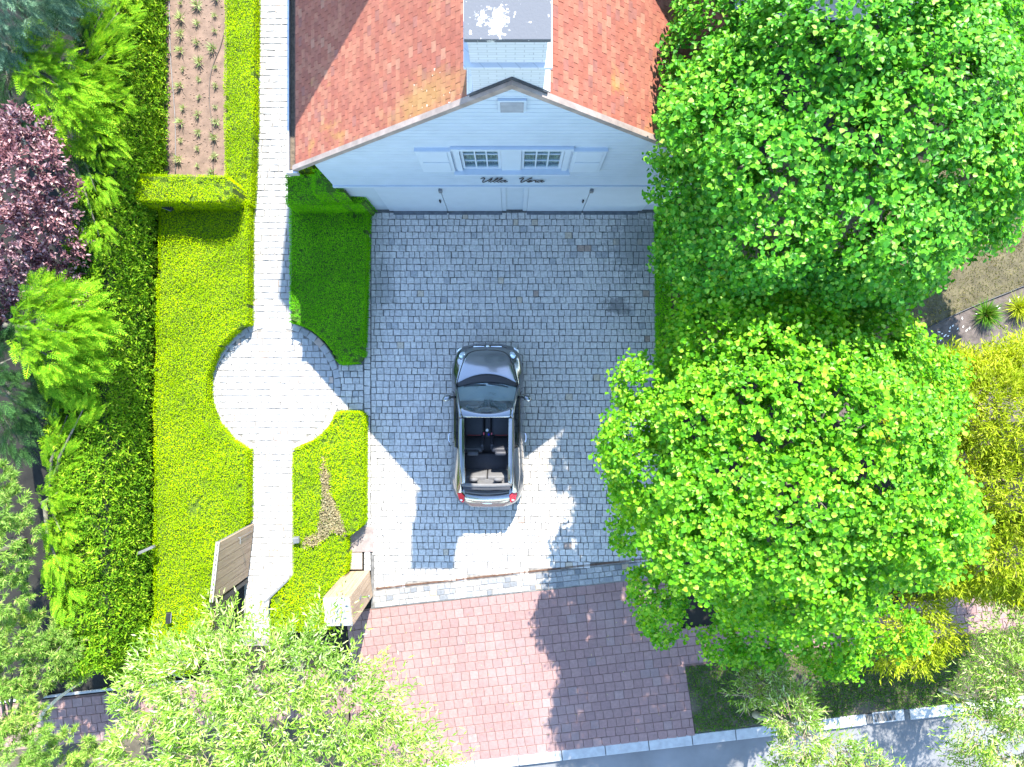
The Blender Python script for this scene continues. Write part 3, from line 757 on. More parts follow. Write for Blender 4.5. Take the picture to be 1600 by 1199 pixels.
# the taller main block of the house behind, whose eaves shade the tiles
mb_ = MB().box((-3.0,8.31,-.05),(9.5,14,6.95)).build('rear_wing_wall', WHITE, house)
rr = MB(); rr.add([(-3.32,8.02,7.0),(9.8,8.02,7.0),(9.8,11.2,9.6),(-3.32,11.2,9.6),(-3.32,14.3,7.0),(9.8,14.3,7.0),
    (-3.32,8.02,6.86),(9.8,8.02,6.86),(9.8,14.3,6.86),(-3.32,14.3,6.86)],[(0,1,2,3),(3,2,5,4),(6,7,1,0),(4,5,8,9),(0,3,4,9,6),(7,8,5,2,1),(9,8,7,6)])
rr.build('rear_wing_roof', TILE, house)

# ------------------------------------------------------------------ clipped hedges
ZL = .40
circ = [(428.5-108*math.cos(R(a)), 606-108*math.sin(R(a))) for a in (67,50,30,10,-10,-30,-50,-66)]   # rim on the west side, top to bottom
left_pts = poly([(247,314),(388,314),(387,507)] + circ + [(386,704),(386,818),(372,832),(338,905),(322,940),(322,1010),(296,1055),(170,1062),(120,1015),(196,1003),(240,966),(240,640),(246,420)], ZL)
hedge('low_hedge', 'broad flat yellow green clipped hedge curving round the terrace beside the path', left_pts, ZL, BOX, HCOREL, 1500, .036,
      skip=poly([(292,783),(312,782),(316,798),(296,800)], ZL), group='low clipped hedges')
hedge('low_hedge', 'narrow strip of low green hedge between soil bed and path', poly([(351,-60),(398,-60),(396,200),(391,320),(352,320),(349,200)], ZL), ZL, BOX, HCOREL, 1600, .034, group='low clipped hedges')
bz = 1.15
hedge('hedge_block', 'box shaped raised hedge closing the end of the soil bed', poly([(205,272),(352,274),(364,287),(362,308),(348,316),(206,314)], bz), bz, BOX, HCOREL, 1700, .032, group='raised hedge blocks')
zc = .52
c2 = [(428.5+107*math.cos(R(a)), 606-107*math.sin(R(a))) for a in (76,60,45,32)]
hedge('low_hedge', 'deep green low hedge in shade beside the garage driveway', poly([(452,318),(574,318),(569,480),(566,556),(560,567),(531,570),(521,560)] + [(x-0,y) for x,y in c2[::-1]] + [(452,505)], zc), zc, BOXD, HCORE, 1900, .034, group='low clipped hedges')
zb = 1.2
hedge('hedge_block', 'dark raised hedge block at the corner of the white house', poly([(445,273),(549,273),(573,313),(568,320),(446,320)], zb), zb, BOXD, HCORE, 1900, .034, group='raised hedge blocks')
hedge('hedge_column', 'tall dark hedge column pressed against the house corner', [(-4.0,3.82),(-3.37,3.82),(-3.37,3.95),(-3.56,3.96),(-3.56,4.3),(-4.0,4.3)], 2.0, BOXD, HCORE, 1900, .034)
hedge('low_hedge', 'thin green hedge strip under the western eaves of the house', poly([(456,-60),(490,-60),(490,270),(455,270)], .3), .3, BOX, HCOREL, 1500, .034, group='low clipped hedges')
zl = .46
dry = poly([(506,715),(514,745),(514,770),(530,806),(540,838),(518,832),(498,852),(474,858),(474,844),(494,834),(501,800),(504,770),(500,740)], zl)
hedge('low_hedge', 'sunlit hedge with a dry brown gap between terrace and driveway', poly([(456,703),(487,690),(513,668),(524,645),(562,644),(569,652),(568,820),(555,832),(540,842),(543,870),(541,895),(518,930),(520,985),(420,990),(424,934),(457,902)], zl), zl, BOX, HCOREL, 1500, .036, skip=dry, group='low clipped hedges')
dc = np.mean(np.array(dry),0)
dm = hedge_leaves(dry, zl-.012, 3000, .05, lump=.02)
o = new_obj('dry_twigs', leaf_mesh('dry_twigs', *dm[:3], .06, .022), DRYL); tag(o, 'brown dead patch of twigs in the sunlit low hedge', 'dead twigs')
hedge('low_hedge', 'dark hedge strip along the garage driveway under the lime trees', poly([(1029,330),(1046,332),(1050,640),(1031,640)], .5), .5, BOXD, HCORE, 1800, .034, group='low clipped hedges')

# tall yew hedge along the left garden boundary
def yew():
    zt = 2.1
    pts = [W(243,990), W(238,640), W(246,420), W(250,330), W(259,270), W(260,-80), (W(120,0,zt)[0], W(0,-120)[1]), (W(120,0,zt)[0], W(0,250)[1]), (W(100,0,zt)[0], W(0,450)[1]), (W(72,0,zt)[0], W(0,640)[1]), (W(76,0,zt)[0], W(0,900)[1]), W(185,1003)]
    h = thing('yew_hedge', 'tall shaggy dark green yew hedge along the garden boundary', 'hedge', (-8.6, 0, 0))
    c = (sum(p[0] for p in pts)/len(pts), sum(p[1] for p in pts)/len(pts))
    q = [((x-c[0])*.88+c[0], (y-c[1])*.985+c[1]) for x, y in pts]
    MB().prism(q, -.03, zt-.22).build('branches', YCORE, h)
    P, A, N = hedge_leaves(pts, zt, 470, .06, side_dens=490, lump=.22, edge_r=.35, tilt=.8)
    # ragged relief
    P = P + N*rng.uniform(-.16,.05,(len(P),1))
    D = unit(N+rng.normal(0,.55,N.shape))
    LP, LD, LS = shoots(P, D, 4, .09); A = unit(LD*.5+LS); s = rng.uniform(.055,.10,len(LP))
    new_obj('foliage', leaf_mesh('foliage', LP, A, unit(LD+rand_dir(len(LP))*.5+np.array([0,0,.3])), s, s*.36), YEW, h)
yew()

# ------------------------------------------------------------------ trees
def singles(crown, P, A, N, L, Wd, mat, tmpl, count=300):
    """the leaves that show largest become leaf objects of their own; -> mask of the others"""
    Au, Bu, Cu = rot_frame(A, N)
    px = 800+P[:,0]*FPX/(H-P[:,2]); py = 600-P[:,1]*FPX/(H-P[:,2])
    size = L*Wd/(H-P[:,2])**2*np.abs(Cu[:,2]); size = np.where((px < 0)|(px > 1600)|(py < 0)|(py > 1199), 0, size)
    # prefer leaves on the outside of the crown as seen from above
    cell = {}
    for i in np.argsort(-P[:,2]):
        k = (int(px[i]//14), int(py[i]//14))
        if k not in cell: cell[k] = i
    top = np.array(list(cell.values())); idx = top[np.argsort(-size[top])][:count]
    me = np_mesh('leaf', tmpl[0], tmpl[1]); me.materials.append(mat)
    for i in idx:
        o = link(bpy.data.objects.new('leaf', me), crown)
        M = Matrix(((*(Au[i]*L[i]),), (*(Bu[i]*Wd[i]),), (*(Cu[i]*L[i]),))).transposed().to_4x4(); M.translation = Vector(P[i]); o.matrix_basis = M
    m = np.ones(len(P), bool); m[idx] = False; return m

def spiral(n): 
    i = np.arange(n)+.5; ph = np.arccos(1-2*i/n); th_ = math.pi*(1+5**.5)*i
    return np.stack([np.sin(ph)*np.cos(th_), np.sin(ph)*np.sin(th_), np.cos(ph)],1)

def lime(label, c, rad, trunk, mat, nb=46, br=.56, dens=92, leaf=.077, extra=(), hole=None):
    t = thing('lime_tree', label, 'tree', (trunk[0], trunk[1], -.05), 'lime trees beside the driveway')
    c = np.array(c, float); rad = np.array(rad, float)
    S = unit(spiral(nb)+rng.normal(0,.16,(nb,3))); rr = rng.uniform(.62,1.10,(nb,1))*(1+.07*np.sin(S[:,:1]*5+S[:,1:2]*4)); B = c+S*(rad-br*.8)*rr
    blobs = [(*b, br*random.uniform(.6,1.4)) for b in B if b[2] > c[2]-rad[2]*.72]
    blobs += [(*(c+rand_dir(1)[0]*(rad-br)*random.uniform(.3,.85)), br*1.3) for _ in range(26)] + list(extra)
    P, D = blob_surface(blobs, dens, c-np.array([0,0,.8]), up=.15)
    ok = ~in_house(P); P, D = P[ok], D[ok]
    LP, LD, LS = shoots(P, D, 7, .28, .15)
    n = len(LP); out = unit(LP-c)
    A = unit(LD*.55+LS*.85+np.array([0,0,-.12])); N = unit(out*.45+np.array([0,0,.6])+np.array(SUNV)*.6+rng.normal(0,.36,(n,3)))
    N = unit(N-A*(N*A).sum(1)[:,None])
    L = leaf*rng.uniform(.62,1.25,n); LP = LP+A*.02
    ok = ~in_house(LP+A*L[:,None]); LP, A, N, L = LP[ok], A[ok], N[ok], L[ok]
    if hole is not None:
        px = 800+LP[:,0]*FPX/(H-LP[:,2])
    cr = new_obj('crown', bpy.data.meshes.new('crown'), mat, t)
    m = singles(cr, LP, A, N, L, L*.95, mat, BROAD)
    me = leaf_mesh('crown', LP[m], A[m], N[m], L[m], L[m]*.95, BROAD); me.materials.append(mat); cr.data = me
    tg = [tuple(b[:3]) for b in blobs if True]; random.shuffle(tg)
    trunk_and_limbs(t, (trunk[0],trunk[1],-.05), (c[0]*.9+trunk[0]*.1, c[1]*.9+trunk[1]*.1, c[2]+.3), .17, [q for q in tg if not in_house(np.array([q]))[0]][:16], BARK)
    return t
def P3(px, py, z): x, y = W(px, py, z); return (x, y, z)
c1 = P3(1312, 215, 5.35)
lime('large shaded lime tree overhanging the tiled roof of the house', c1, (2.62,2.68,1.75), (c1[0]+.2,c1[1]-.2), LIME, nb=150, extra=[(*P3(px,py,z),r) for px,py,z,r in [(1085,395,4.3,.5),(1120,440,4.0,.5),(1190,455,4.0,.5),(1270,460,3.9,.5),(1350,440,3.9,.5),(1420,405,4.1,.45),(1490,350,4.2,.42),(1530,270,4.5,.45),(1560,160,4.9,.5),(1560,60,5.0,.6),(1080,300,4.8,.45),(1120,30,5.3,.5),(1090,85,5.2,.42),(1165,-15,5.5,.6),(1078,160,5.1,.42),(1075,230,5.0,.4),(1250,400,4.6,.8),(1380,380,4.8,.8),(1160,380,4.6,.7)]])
c2_ = P3(1232, 712, 4.5)
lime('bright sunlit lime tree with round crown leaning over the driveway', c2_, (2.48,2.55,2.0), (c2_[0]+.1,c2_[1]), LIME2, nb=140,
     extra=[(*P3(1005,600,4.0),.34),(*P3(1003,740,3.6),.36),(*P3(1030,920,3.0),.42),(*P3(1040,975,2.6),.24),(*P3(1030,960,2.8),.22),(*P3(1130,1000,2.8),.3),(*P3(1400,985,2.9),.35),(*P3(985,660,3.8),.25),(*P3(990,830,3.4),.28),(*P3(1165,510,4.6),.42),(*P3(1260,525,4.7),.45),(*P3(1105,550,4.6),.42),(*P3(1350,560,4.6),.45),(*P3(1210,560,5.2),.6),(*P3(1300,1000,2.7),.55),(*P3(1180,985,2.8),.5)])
c3 = P3(1660, 215, 3.8)
lime('dark tree crown showing only at the far right edge', c3, (1.15,1.1,1.0), (c3[0],c3[1]), LIME, nb=14, br=.5)

def willow(label, blobs, trunk, mat, top, dens=42, leaf=(.10,.17), wd=.024, bark=PBARK, r0=.09, droop=1.2, K=9, sl=.45, group='willows near the street', limbs=12, up=.35):
    t = thing('willow_tree', label, 'tree', (trunk[0],trunk[1],-.05), group)
    B = [(*b[:3], b[3], .8) for b in blobs]; c = np.mean(np.array([b[:3] for b in B]),0)
    P, D = blob_surface(B, dens, c-np.array([0,0,.6]), up=up)
    D = unit(D+rng.normal(0,.45,D.shape))
    LP, LD, LS = shoots(P, D, K, sl, droop); n = len(LP)
    A = unit(LD*1.0+LS*.75+rng.normal(0,.12,(n,3))+np.array([0,0,.05])); N = unit(np.array([0,0,.7])+np.array(SUNV)*.5+rng.normal(0,.5,(n,3)))
    L = rng.uniform(*leaf,n)
    cr = new_obj('crown', leaf_mesh('crown', LP, A, N, L, wd*L/.12*rng.uniform(.8,1.3,n)), mat, t)
    # thin shoots under the leaves
    sel = rng.choice(len(P), min(len(P),260), replace=False); mb = MB()
    for i in sel:
        p = Vector(P[i]); d = Vector(D[i]); mb.tube([p-d*.25, p+d*.12, p+d*.34-Vector((0,0,.08))], [.008,.006,.003], 3, False)
    tag(mb.build('twigs', TWIG, t), kind='stuff')
    trunk_and_limbs(t, (trunk[0],trunk[1],-.05), top, r0, [b[:3] for b in blobs][:limbs], bark, .3)
    return t
wb_ = []
for px, py, z, r in [(255,1050,2.6,.5),(345,990,2.7,.38),(400,1035,2.9,.42),(475,1015,3.0,.30),(512,975,2.7,.18),(230,1100,2.5,.55),(310,1070,3.3,.7),(400,1060,3.6,.75),(475,1060,3.4,.5),(535,1060,3.0,.34),
                     (230,1170,2.6,.6),(330,1160,3.4,.8),(430,1150,3.8,.8),(520,1120,3.4,.65),(580,1110,3.0,.45),(600,1180,3.0,.6),(660,1190,2.7,.42),(500,1210,3.4,.8),(390,1230,3.4,.8),(280,1230,2.8,.7),(690,1235,2.6,.45),(620,1245,3.0,.6)]:
    wb_.append((*P3(px,py,z), r))
tw_ = (-4.9,-6.35); willow('wide silvery willow spreading over the gate posts and paving', wb_, tw_, WILLOW, (-4.6,-6.2,2.7), r0=.12)
wb_ = [(*P3(px,py,z), r) for px, py, z, r in [(1205,1070,2.9,.30),(1165,1080,2.7,.22),(1240,1115,3.2,.38),(1255,1160,3.2,.34),(1310,1185,3.1,.32),(1355,1205,3.0,.26),(1290,1220,3.2,.45),(1235,1210,2.9,.3),(1390,1240,2.8,.35)]]
t5 = W(1180,1118); willow('silvery willow leaning over the grass verge and kerb', wb_, t5, WILLOW, P3(1265,1150,2.7), r0=.07, leaf=(.09,.15), limbs=6, sl=.32, dens=70)
wb_ = [(*P3(px,py,z), r) for px, py, z, r in [(1590,985,2.8,.4),(1575,1050,3.0,.45),(1610,1100,3.2,.55),(1560,1095,2.7,.32),(1540,1140,2.9,.4),(1590,1175,3.1,.5),(1530,1190,2.6,.32),(1650,1000,3,.5),(1640,1160,3,.6)]]
t6 = W(1470,1078); willow('willow at the right frame edge above the road corner', wb_, t6, WILLOW, P3(1590,1110,2.5), r0=.055, leaf=(.09,.14), dens=60, limbs=6, sl=.34)
wb_ = [(*P3(px,py,z), r) for px, py, z, r in [(1445,590,1.6,.35),(1490,610,2.2,.5),(1550,600,2.4,.5),(1605,590,2.6,.5),(1490,650,2.6,.6),(1560,660,3.0,.8),(1620,690,3.0,.8),(1500,730,2.7,.6),(1570,760,3.0,.7),(1500,810,2.7,.6),(1560,850,2.8,.65),(1620,830,2.8,.7),
      (1480,875,2.4,.45),(1540,890,2.3,.4),(1600,900,2.3,.45),(1440,950,2.0,.26),(1470,990,1.8,.25),(1410,985,1.9,.25),(1390,1020,1.7,.2),(1440,1020,1.6,.22),(1600,555,1.7,.25),(1530,630,2.6,.6),(1590,640,2.7,.65),(1470,600,2.2,.5),(1450,690,2.4,.5),(1530,700,2.6,.6),(1590,730,2.8,.7),(1600,790,2.6,.7),(1530,770,2.4,.6),(1520,860,2.4,.6),(1600,880,2.5,.65)]]
t7 = W(1560,760); willow('golden yellow willow shrub right of the sunlit lime tree', wb_, t7, WILLOWY, P3(1560,745,2.2), dens=150, leaf=(.09,.15), wd=.024, droop=.55, r0=.1)

def plum():
    blobs = [(*P3(px,py,z), r) for px, py, z, r in [(35,215,3.2,.38),(-10,230,3.0,.4),(50,260,3.3,.42),(10,290,3.5,.55),(75,300,3.0,.35),(60,350,3.0,.45),(0,370,3.2,.55),(85,385,2.7,.35),(30,425,2.7,.45),(-20,450,2.7,.5),(100,455,2.4,.25),(20,480,2.3,.3)]]
    tr_ = W(-20,390)
    t = thing('plum_tree', 'dark purple leaved plum tree among the conifers', 'tree', (tr_[0]-1.4,tr_[1],-.05))
    P, D = blob_surface(blobs, 80, np.array(P3(10,340,2.2)), up=.35); LP, LD, LS = shoots(P, D, 8, .28, .3); n = len(LP)
    A = unit(LD*.7+LS*.8); N = unit(np.array([0,0,.6])+np.array(SUNV)*.7+unit(LP-np.array(P3(10,340,2.2)))*.3+rng.normal(0,.4,(n,3))); L = rng.uniform(.06,.11,n)
    new_obj('crown', leaf_mesh('crown', LP, A, N, L, L*.48, BROAD), PLUM, t)
    trunk_and_limbs(t, (tr_[0]-1.4,tr_[1],-.05), P3(5,345,2.7), .09, [b[:3] for b in blobs], BARK)
plum()

# conifers: feathered flat sprays
def frond(order2=True):
    Q = []
    def leafq(p, a, l, w): Q.append((p[0],p[1],a,l,w))
    for i in range(8):
        t = i/8; l = .34*(1-t)**.8+.05
        for s in (-1,1):
            a = s*R(40-12*t); b = (t, 0); leafq(b, a, l, .030)
            if order2:
                for k in range(1,3):
                    f = k/3; p = (b[0]+math.cos(a)*l*f, b[1]+math.sin(a)*l*f)
                    for s2 in (-1,1): leafq(p, a+s2*R(38), l*.34*(1-f*.6), .022)
    leafq((0,0),0,1.12,.03)
    T = []; F = []
    for x,y,a,l,w in Q:
        c, s = math.cos(a), math.sin(a); n = len(T)
        for u, v in ((0,0),(.4,.5),(1,0),(.4,-.5)):
            X = x+c*u*l-s*v*w; Y = y+s*u*l+c*v*w; T.append((X, Y, -.10*X*X-.22*Y*Y+.01*random.random()))
        F.append((n,n+1,n+2,n+3))
    return np.array(T), np.array(F)
FROND = frond()
def conifer(name, label, blobs, base, mat, dens, size, top, group=None, r0=.12, lift=.25, outw=1.0, cat='tree'):
    t = thing(name, label, cat, (base[0],base[1],-.05), group)
    c = np.array([base[0],base[1],np.mean([b[2] for b in blobs])-.3])
    P, D = blob_surface(blobs, dens, c, up=lift, keep_in=.7); n = len(P)
    A = unit(unit(P-c)*outw+D*.5+rng.normal(0,.28,(n,3))+np.array([0,0,lift*.6])); N = unit(np.array([0,0,1.0])+rng.normal(0,.6,(n,3)))
    L = size*rng.uniform(.4,1.3,n)
    new_obj('crown', leaf_mesh('crown', P-A*(L*.35)[:,None], A, N, L, L, FROND), mat, t)
    trunk_and_limbs(t, (base[0],base[1],-.05), top, r0, [b[:3] for b in blobs][:8], BARK)
    return t
bl = lambda L_: [(*P3(px,py,z), r) for px,py,z,r in L_]
conifer('cypress_tree', 'bright green cypress with feathery sprays above the purple plum', bl([(60,70,3.0,.35),(100,100,3.0,.3),(45,110,2.9,.3),(70,130,3.0,.4),(120,150,2.9,.35),(90,175,2.9,.35),(140,190,2.6,.25),(110,215,2.5,.25)]), (-10.3,6.6), CYP, 62, .46, (-9.6,6.4,2.8), 'cypress trees behind the hedge')
conifer('cypress_tree', 'bright green cypress with feathery sprays below the purple plum', bl([(70,460,3.0,.35),(120,470,2.9,.35),(60,500,3.1,.4),(110,520,3.0,.45),(150,510,2.6,.3),(80,560,3.0,.4),(130,570,2.6,.35),(50,540,3.0,.3),(90,600,2.5,.3)]), (-10.3,1.2), CYP, 62, .46, (-9.6,1.1,2.8), 'cypress trees behind the hedge')
conifer('spruce_tree', 'blue green conifer in the top left corner', bl([(20,10,3.6,.5),(70,20,3.3,.4),(10,60,3.2,.45),(100,-20,3.0,.5),(40,-40,3.8,.7)]), (-10.9,8.2), BCON, 60, .40, (-10.2,7.9,3.6))
conifer('spruce_tree', 'dark green conifer at the left edge below the plum', bl([(20,560,2.6,.5),(0,620,2.7,.5),(50,640,2.3,.35),(30,690,2.2,.35),(0,500,2.4,.45),(90,680,1.9,.25),(70,620,2.0,.3)]), (-10.9,.2), DCON, 60, .40, (-10.3,.1,2.6))
conifer('spruce_tree', 'shaded dark conifer between the plum and the yew hedge', bl([(20,150,2.0,.4),(60,190,1.9,.3),(120,260,2.2,.35),(105,20,2.3,.35),(140,60,2.2,.3),(10,110,2.2,.4),(115,330,2.1,.3),(130,400,2.0,.3)]), (-10.6,5.2), DCON, 60, .40, (-9.9,5.2,2.2))
conifer('cypress_tree', 'yellow green cypress fringe on the outer side of the yew hedge', bl([(105,650,2.2,.32),(95,710,2.2,.35),(90,770,2.2,.35),(95,830,2.2,.35),(95,890,2.2,.32),(110,940,2.1,.3),(130,640,2.3,.3)]), (-9.7,-2.4), CYP, 80, .30, (-9.4,-2.4,2.0), 'cypress trees behind the hedge')
conifer('cypress_tree', 'bushy green cypress filling the hedge line near the top left', bl([(160,20,2.5,.4),(170,80,2.5,.4),(150,130,2.4,.35),(180,160,2.3,.35),(160,230,2.3,.4),(185,20,2.4,.35),(150,300,2.3,.35),(155,370,2.3,.3)]), (-9.2,5.9), CYP, 75, .28, (-9.0,5.9,2.1), 'cypress trees behind the hedge')

def pine(label, blobs, base, top, dens=60):
    t = thing('pine_tree', label, 'tree', (base[0],base[1],-.05), 'pines in the lower left corner')
    P, D = blob_surface(blobs, dens, np.array([base[0],base[1],1.8]), up=.5); n = len(P); K = 60
    t0 = rng.uniform(0,1,(n,K)); dirs = unit(D[:,None,:]*.9+rng.normal(0,.62,(n,K,3)))
    pos = P[:,None,:]+D[:,None,:]*(t0*.16)[...,None]
    LP = pos.reshape(-1,3); A = dirs.reshape(-1,3); L = rng.uniform(.08,.14,len(LP))
    new_obj('crown', leaf_mesh('crown', LP, A, unit(rand_dir(len(LP))+np.array([0,0,.6])), L, .011), PINE, t)
    trunk_and_limbs(t, (base[0],base[1],-.05), top, .1, [b[:3] for b in blobs][:7], BARK)
pine('pine with long pale needles at the left frame edge', bl([(10,800,3.0,.35),(-10,850,3.0,.4),(15,880,2.8,.3),(5,930,2.7,.35),(-20,760,3,.4),(20,840,2.9,.3)]), (-11.2,-3.6), (-10.6,-3.6,2.6))
pine('bushy pine at the bottom left corner over the pavement', bl([(20,1000,2.5,.35),(60,990,2.2,.3),(95,1010,2.2,.32),(20,1050,2.3,.4),(70,1045,2.0,.35),(110,1040,1.9,.28),(10,1110,2.8,.4),(30,1170,3.0,.5),(80,1190,2.5,.4),(110,1165,2.2,.25),(-10,1200,3.0,.5),(150,1200,2.0,.35),(50,1130,2.2,.25)]), (-10.7,-7.0), (-10.0,-6.9,2.3))

# leaning pale sapling over the pavement in the lower left
s_ = thing('sapling', 'bare pale leaning stem crossing the dark pavement', 'sapling', (*W(60,1125),-.05))
MB().tube([(*W(60,1125),-.05),P3(72,1110,.25),P3(88,1094,.6),P3(108,1079,.95),P3(130,1065,1.25)],[.05,.045,.035,.025,.012],8).build('stem', PBARK, s_, True)

# ------------------------------------------------------------------ gate, pier and small garden things
def slab(mb, p0, p1, o0, o1, z0, z1):
    """upright slab over the line p0-p1, between the offsets o0 and o1 to its left"""
    a = Vector(p0); b = Vector(p1); d = (b-a).normalized(); n = Vector((-d.y, d.x))
    return mb.prism([tuple(a+n*o0), tuple(b+n*o0), tuple(b+n*o1), tuple(a+n*o1)], z0, z1)
def lerp2(a, b, t): return (a[0]+(b[0]-a[0])*t, a[1]+(b[1]-a[1])*t)
gN, gS = W(398,818), W(389,900); gz0, gz1 = .08, 2.0
gate = thing('gate_leaf', 'open wooden garden gate of upright planks standing beside the path', 'gate', (gS[0], gS[1], 0))
m_ = MB(); slab(m_, gS, gN, .02, .055, gz0, gz1); m_.build('frame', GREYM, gate)
npk = 6
for i in range(npk):
    m_ = MB(); slab(m_, lerp2(gS,gN,(i+.025)/npk), lerp2(gS,gN,(i+.975)/npk), -.006, .0195, gz0-.01, gz1-.002); m_.build('plank', WOOD, gate)
m_ = MB(); slab(m_, lerp2(gS,gN,-.004), lerp2(gS,gN,1.004), -.012, .062, gz1, gz1+.018); cap = m_.build('top_rail', m_plain('pale_wood_edge',(.34,.31,.27),.8,var=.2), gate)
for i in range(12):
    c = lerp2(gS,gN,(i+.5)/12); MB().box((c[0]-.012-.02,c[1]-.012,gz1+.018),(c[0]+.012-.02,c[1]+.012,gz1+.024)).build('bolt', BLACKM, cap)
hd = lerp2(gS,gN,.90); MB().tube([(hd[0]+.01,hd[1],1.0),(hd[0]+.06,hd[1],1.0),(hd[0]+.06,hd[1]-.13,1.0)],.012,6).build('handle', GREYM, gate)
MB().tube([(hd[0]+.015,hd[1]-.02,.2),(hd[0]+.018,hd[1]-.02,.95)],.006,5).build('drop_bolt', GREYM, gate)
gp = (gS[0]-.06, gS[1]-.10); MB().box((gp[0]-.05,gp[1]-.05,0),(gp[0]+.05,gp[1]+.05,2.05),.008).build('post', BLACKM, gate)

pier = thing('gate_pier', 'square wood clad gate pier with pale stone top by the driveway', 'gate pier', (*W(560,912),0))
NE, SE, NW = W(578,892), W(583,931), W(541,893); SW = (NW[0]+SE[0]-NE[0], NW[1]+SE[1]-NE[1]); pz = 2.05
MB().prism([lerp2(lerp2(q,SW,0),((NE[0]+SW[0])/2,(NE[1]+SW[1])/2),.08) for q in (NE,SE,SW,NW)], 0, pz-.01).build('core', GREYM, pier)
MB().prism([lerp2(q,((NE[0]+SW[0])/2,(NE[1]+SW[1])/2),.03) for q in (NE,SE,SW,NW)], pz-.0095, pz+.03).build('top', m_plain('pale_stone_top',(.24,.245,.25),.7,var=.25,scale=8), pier)
for a_, b_ in ((SE,NE),(NE,NW),(NW,SW),(SW,SE)):
    for i in range(5):
        m_ = MB(); slab(m_, lerp2(a_,b_,(i+.02)/5), lerp2(a_,b_,(i+.98)/5), 0.0, .022, .03, pz-.012); m_.build('plank', WOOD, pier)
k = lerp2(NE,SE,.75); MB().ellipsoid((k[0]+.03,k[1],.55),(.03,.03,.03),10,6).build('knob', GREYM, pier)
k = lerp2(NE,SE,.45); MB().box((k[0]+.001,k[1]-.03,1.15),(k[0]+.016,k[1]+.03,1.33),.003).build('lock_plate', GREYM, pier)

pl = thing('cover_plate', 'flat brown metal cover plate lying between hedge and driveway', 'cover plate', (*W(563,845),0))
MB().prism(poly([(546,824),(584,824),(584,863),(544,863)],.03), .0, .034).build('plate', PLATE, pl)
MB().prism(poly([(549,827),(581,827),(581,860),(547,860)],.03), .0341, .037).build('tread', PLATE, pl)
o = MB().prism(poly([(544,864),(566,864),(566,890),(542,890)]), -.05, .018).build('edging_slab', m_plain('tan_slab',(.36,.30,.24),.85,var=.3,scale=10,bump=.3)); tag(o, 'small tan stone slab between cover plate and wooden pier', 'slab')
m_ = MB(); slab(m_, W(459,899), W(424,933), -.02, .02, -.02, .50); sc_ = m_.build('edging_panel', GREYM)
tag(sc_, 'slanted grey metal edging panel where hedge meets path', 'edging panel')

def light_box(label, px, py, rz, z0=0.0, hgt=.5):
    c = W(px,py,hgt); t = thing('garden_light', label, 'garden light', (*c,z0), 'garden lights')
    MB().tube([(c[0],c[1],z0-.02),(c[0],c[1],hgt-.1)],.022,8).build('post', BLACKM, t)
    hb = MB().box((-.07,-.06,-.055),(.07,.06,.055),.012).build('housing', GREYM, t); hb.matrix_parent_inverse = Matrix(); hb.location = (0,0,hgt-.05-z0); hb.rotation_euler = (.25,0,rz)
    ln = MB().box((-.055,-.0665,-.04),(.055,-.0605,.04)).build('lens', m_plain('frosted_lens',(.7,.7,.68),.3,var=0), hb)
light_box('small grey garden light at the end of the hedge block', 366, 300, -.6, 0, .62)
light_box('small grey garden light in the sunlit hedge by the path', 462, 845, .1, 0, .58)
def flood(label, px, py, z, rz):
    c = W(px,py,z); t = thing('floodlight', label, 'floodlight', (*c,0), 'black garden floodlights')
    MB().tube([(c[0],c[1],-.02),(c[0],c[1],z-.05)],.018,6).build('stake', BLACKM, t)
    b_ = MB().box((-.12,-.05,-.05),(.12,.05,.05),.012).build('housing', BLACKM, t); b_.matrix_parent_inverse = Matrix(); b_.location = (0,0,z); b_.rotation_euler = (.4,0,rz)
    MB().box((-.10,-.058,-.038),(.10,-.0505,.038)).build('glass', m_plain('flood_glass',(.3,.32,.35),.15,var=0), b_)
flood('black floodlight in the shade of the hedge block', 262, 324, .62, -.35)
flood('black floodlight near the lower end of the yew hedge', 263, 966, .5, 1.5)
bd = thing('grey_board', 'grey board end sticking out of the yew hedge', 'board', (*W(228,860,.8),.0))
c = W(230,860,.8)
m_ = MB(); m_.box((-.19,-.03,-.06),(.19,.03,.06),.006); o = m_.build('plank', GREYM, bd); o.matrix_parent_inverse = Matrix(); o.location = (0,0,.8); o.rotation_euler = (0,0,.42)
MB().tube([(c[0],c[1],-.02),(c[0],c[1],.74)],.025,6).build('stake', BLACKM, bd)

# soil bed: seedlings in three rows, two drip hoses
rows = [('seedling in the soil bed row beside the left hose', [(283,5),(284,28),(285,53),(284,79),(287,107),(284,134),(288,168),(285,191),(283,219),(282,248)]),
        ('seedling in the middle row of the soil bed', [(310,8),(311,36),(309,66),(314,96),(312,123),(314,151),(312,178),(312,206),(310,231),(311,258)]),
        ('seedling in the soil bed row nearest the strip hedge', [(340,-5),(337,24),(336,48),(334,76),(339,105),(338,133),(338,166),(339,190),(336,214),(336,243),(334,270)])]
SEED = m_leaf('seedling_leaf', [(0,(.20,.30,.10)),(.6,(.32,.42,.16)),(1,(.44,.52,.26))], .25, .6, .25)
variants = []
for k in range(5):
    n = 54; a = rng.uniform(0,2*math.pi,n); el = rng.uniform(.35,1.35,n)
    A = np.stack([np.cos(a)*np.cos(el), np.sin(a)*np.cos(el), np.sin(el)],1); P = A*rng.uniform(0,.05,(n,1))+np.array([0,0,.03])
    me = leaf_mesh('blades', P, A, unit(rand_dir(n)+np.array([0,0,.8])), rng.uniform(.07,.15,n), .012); me.materials.append(SEED); variants.append(me)
stem = MB().tube([(0,0,-.03),(.006,.004,.05),(0,.01,.12)],[.012,.010,.005],5); sm = bpy.data.meshes.new('stem'); sm.from_pydata(stem.v,[],stem.f); sm.materials.append(TWIG)
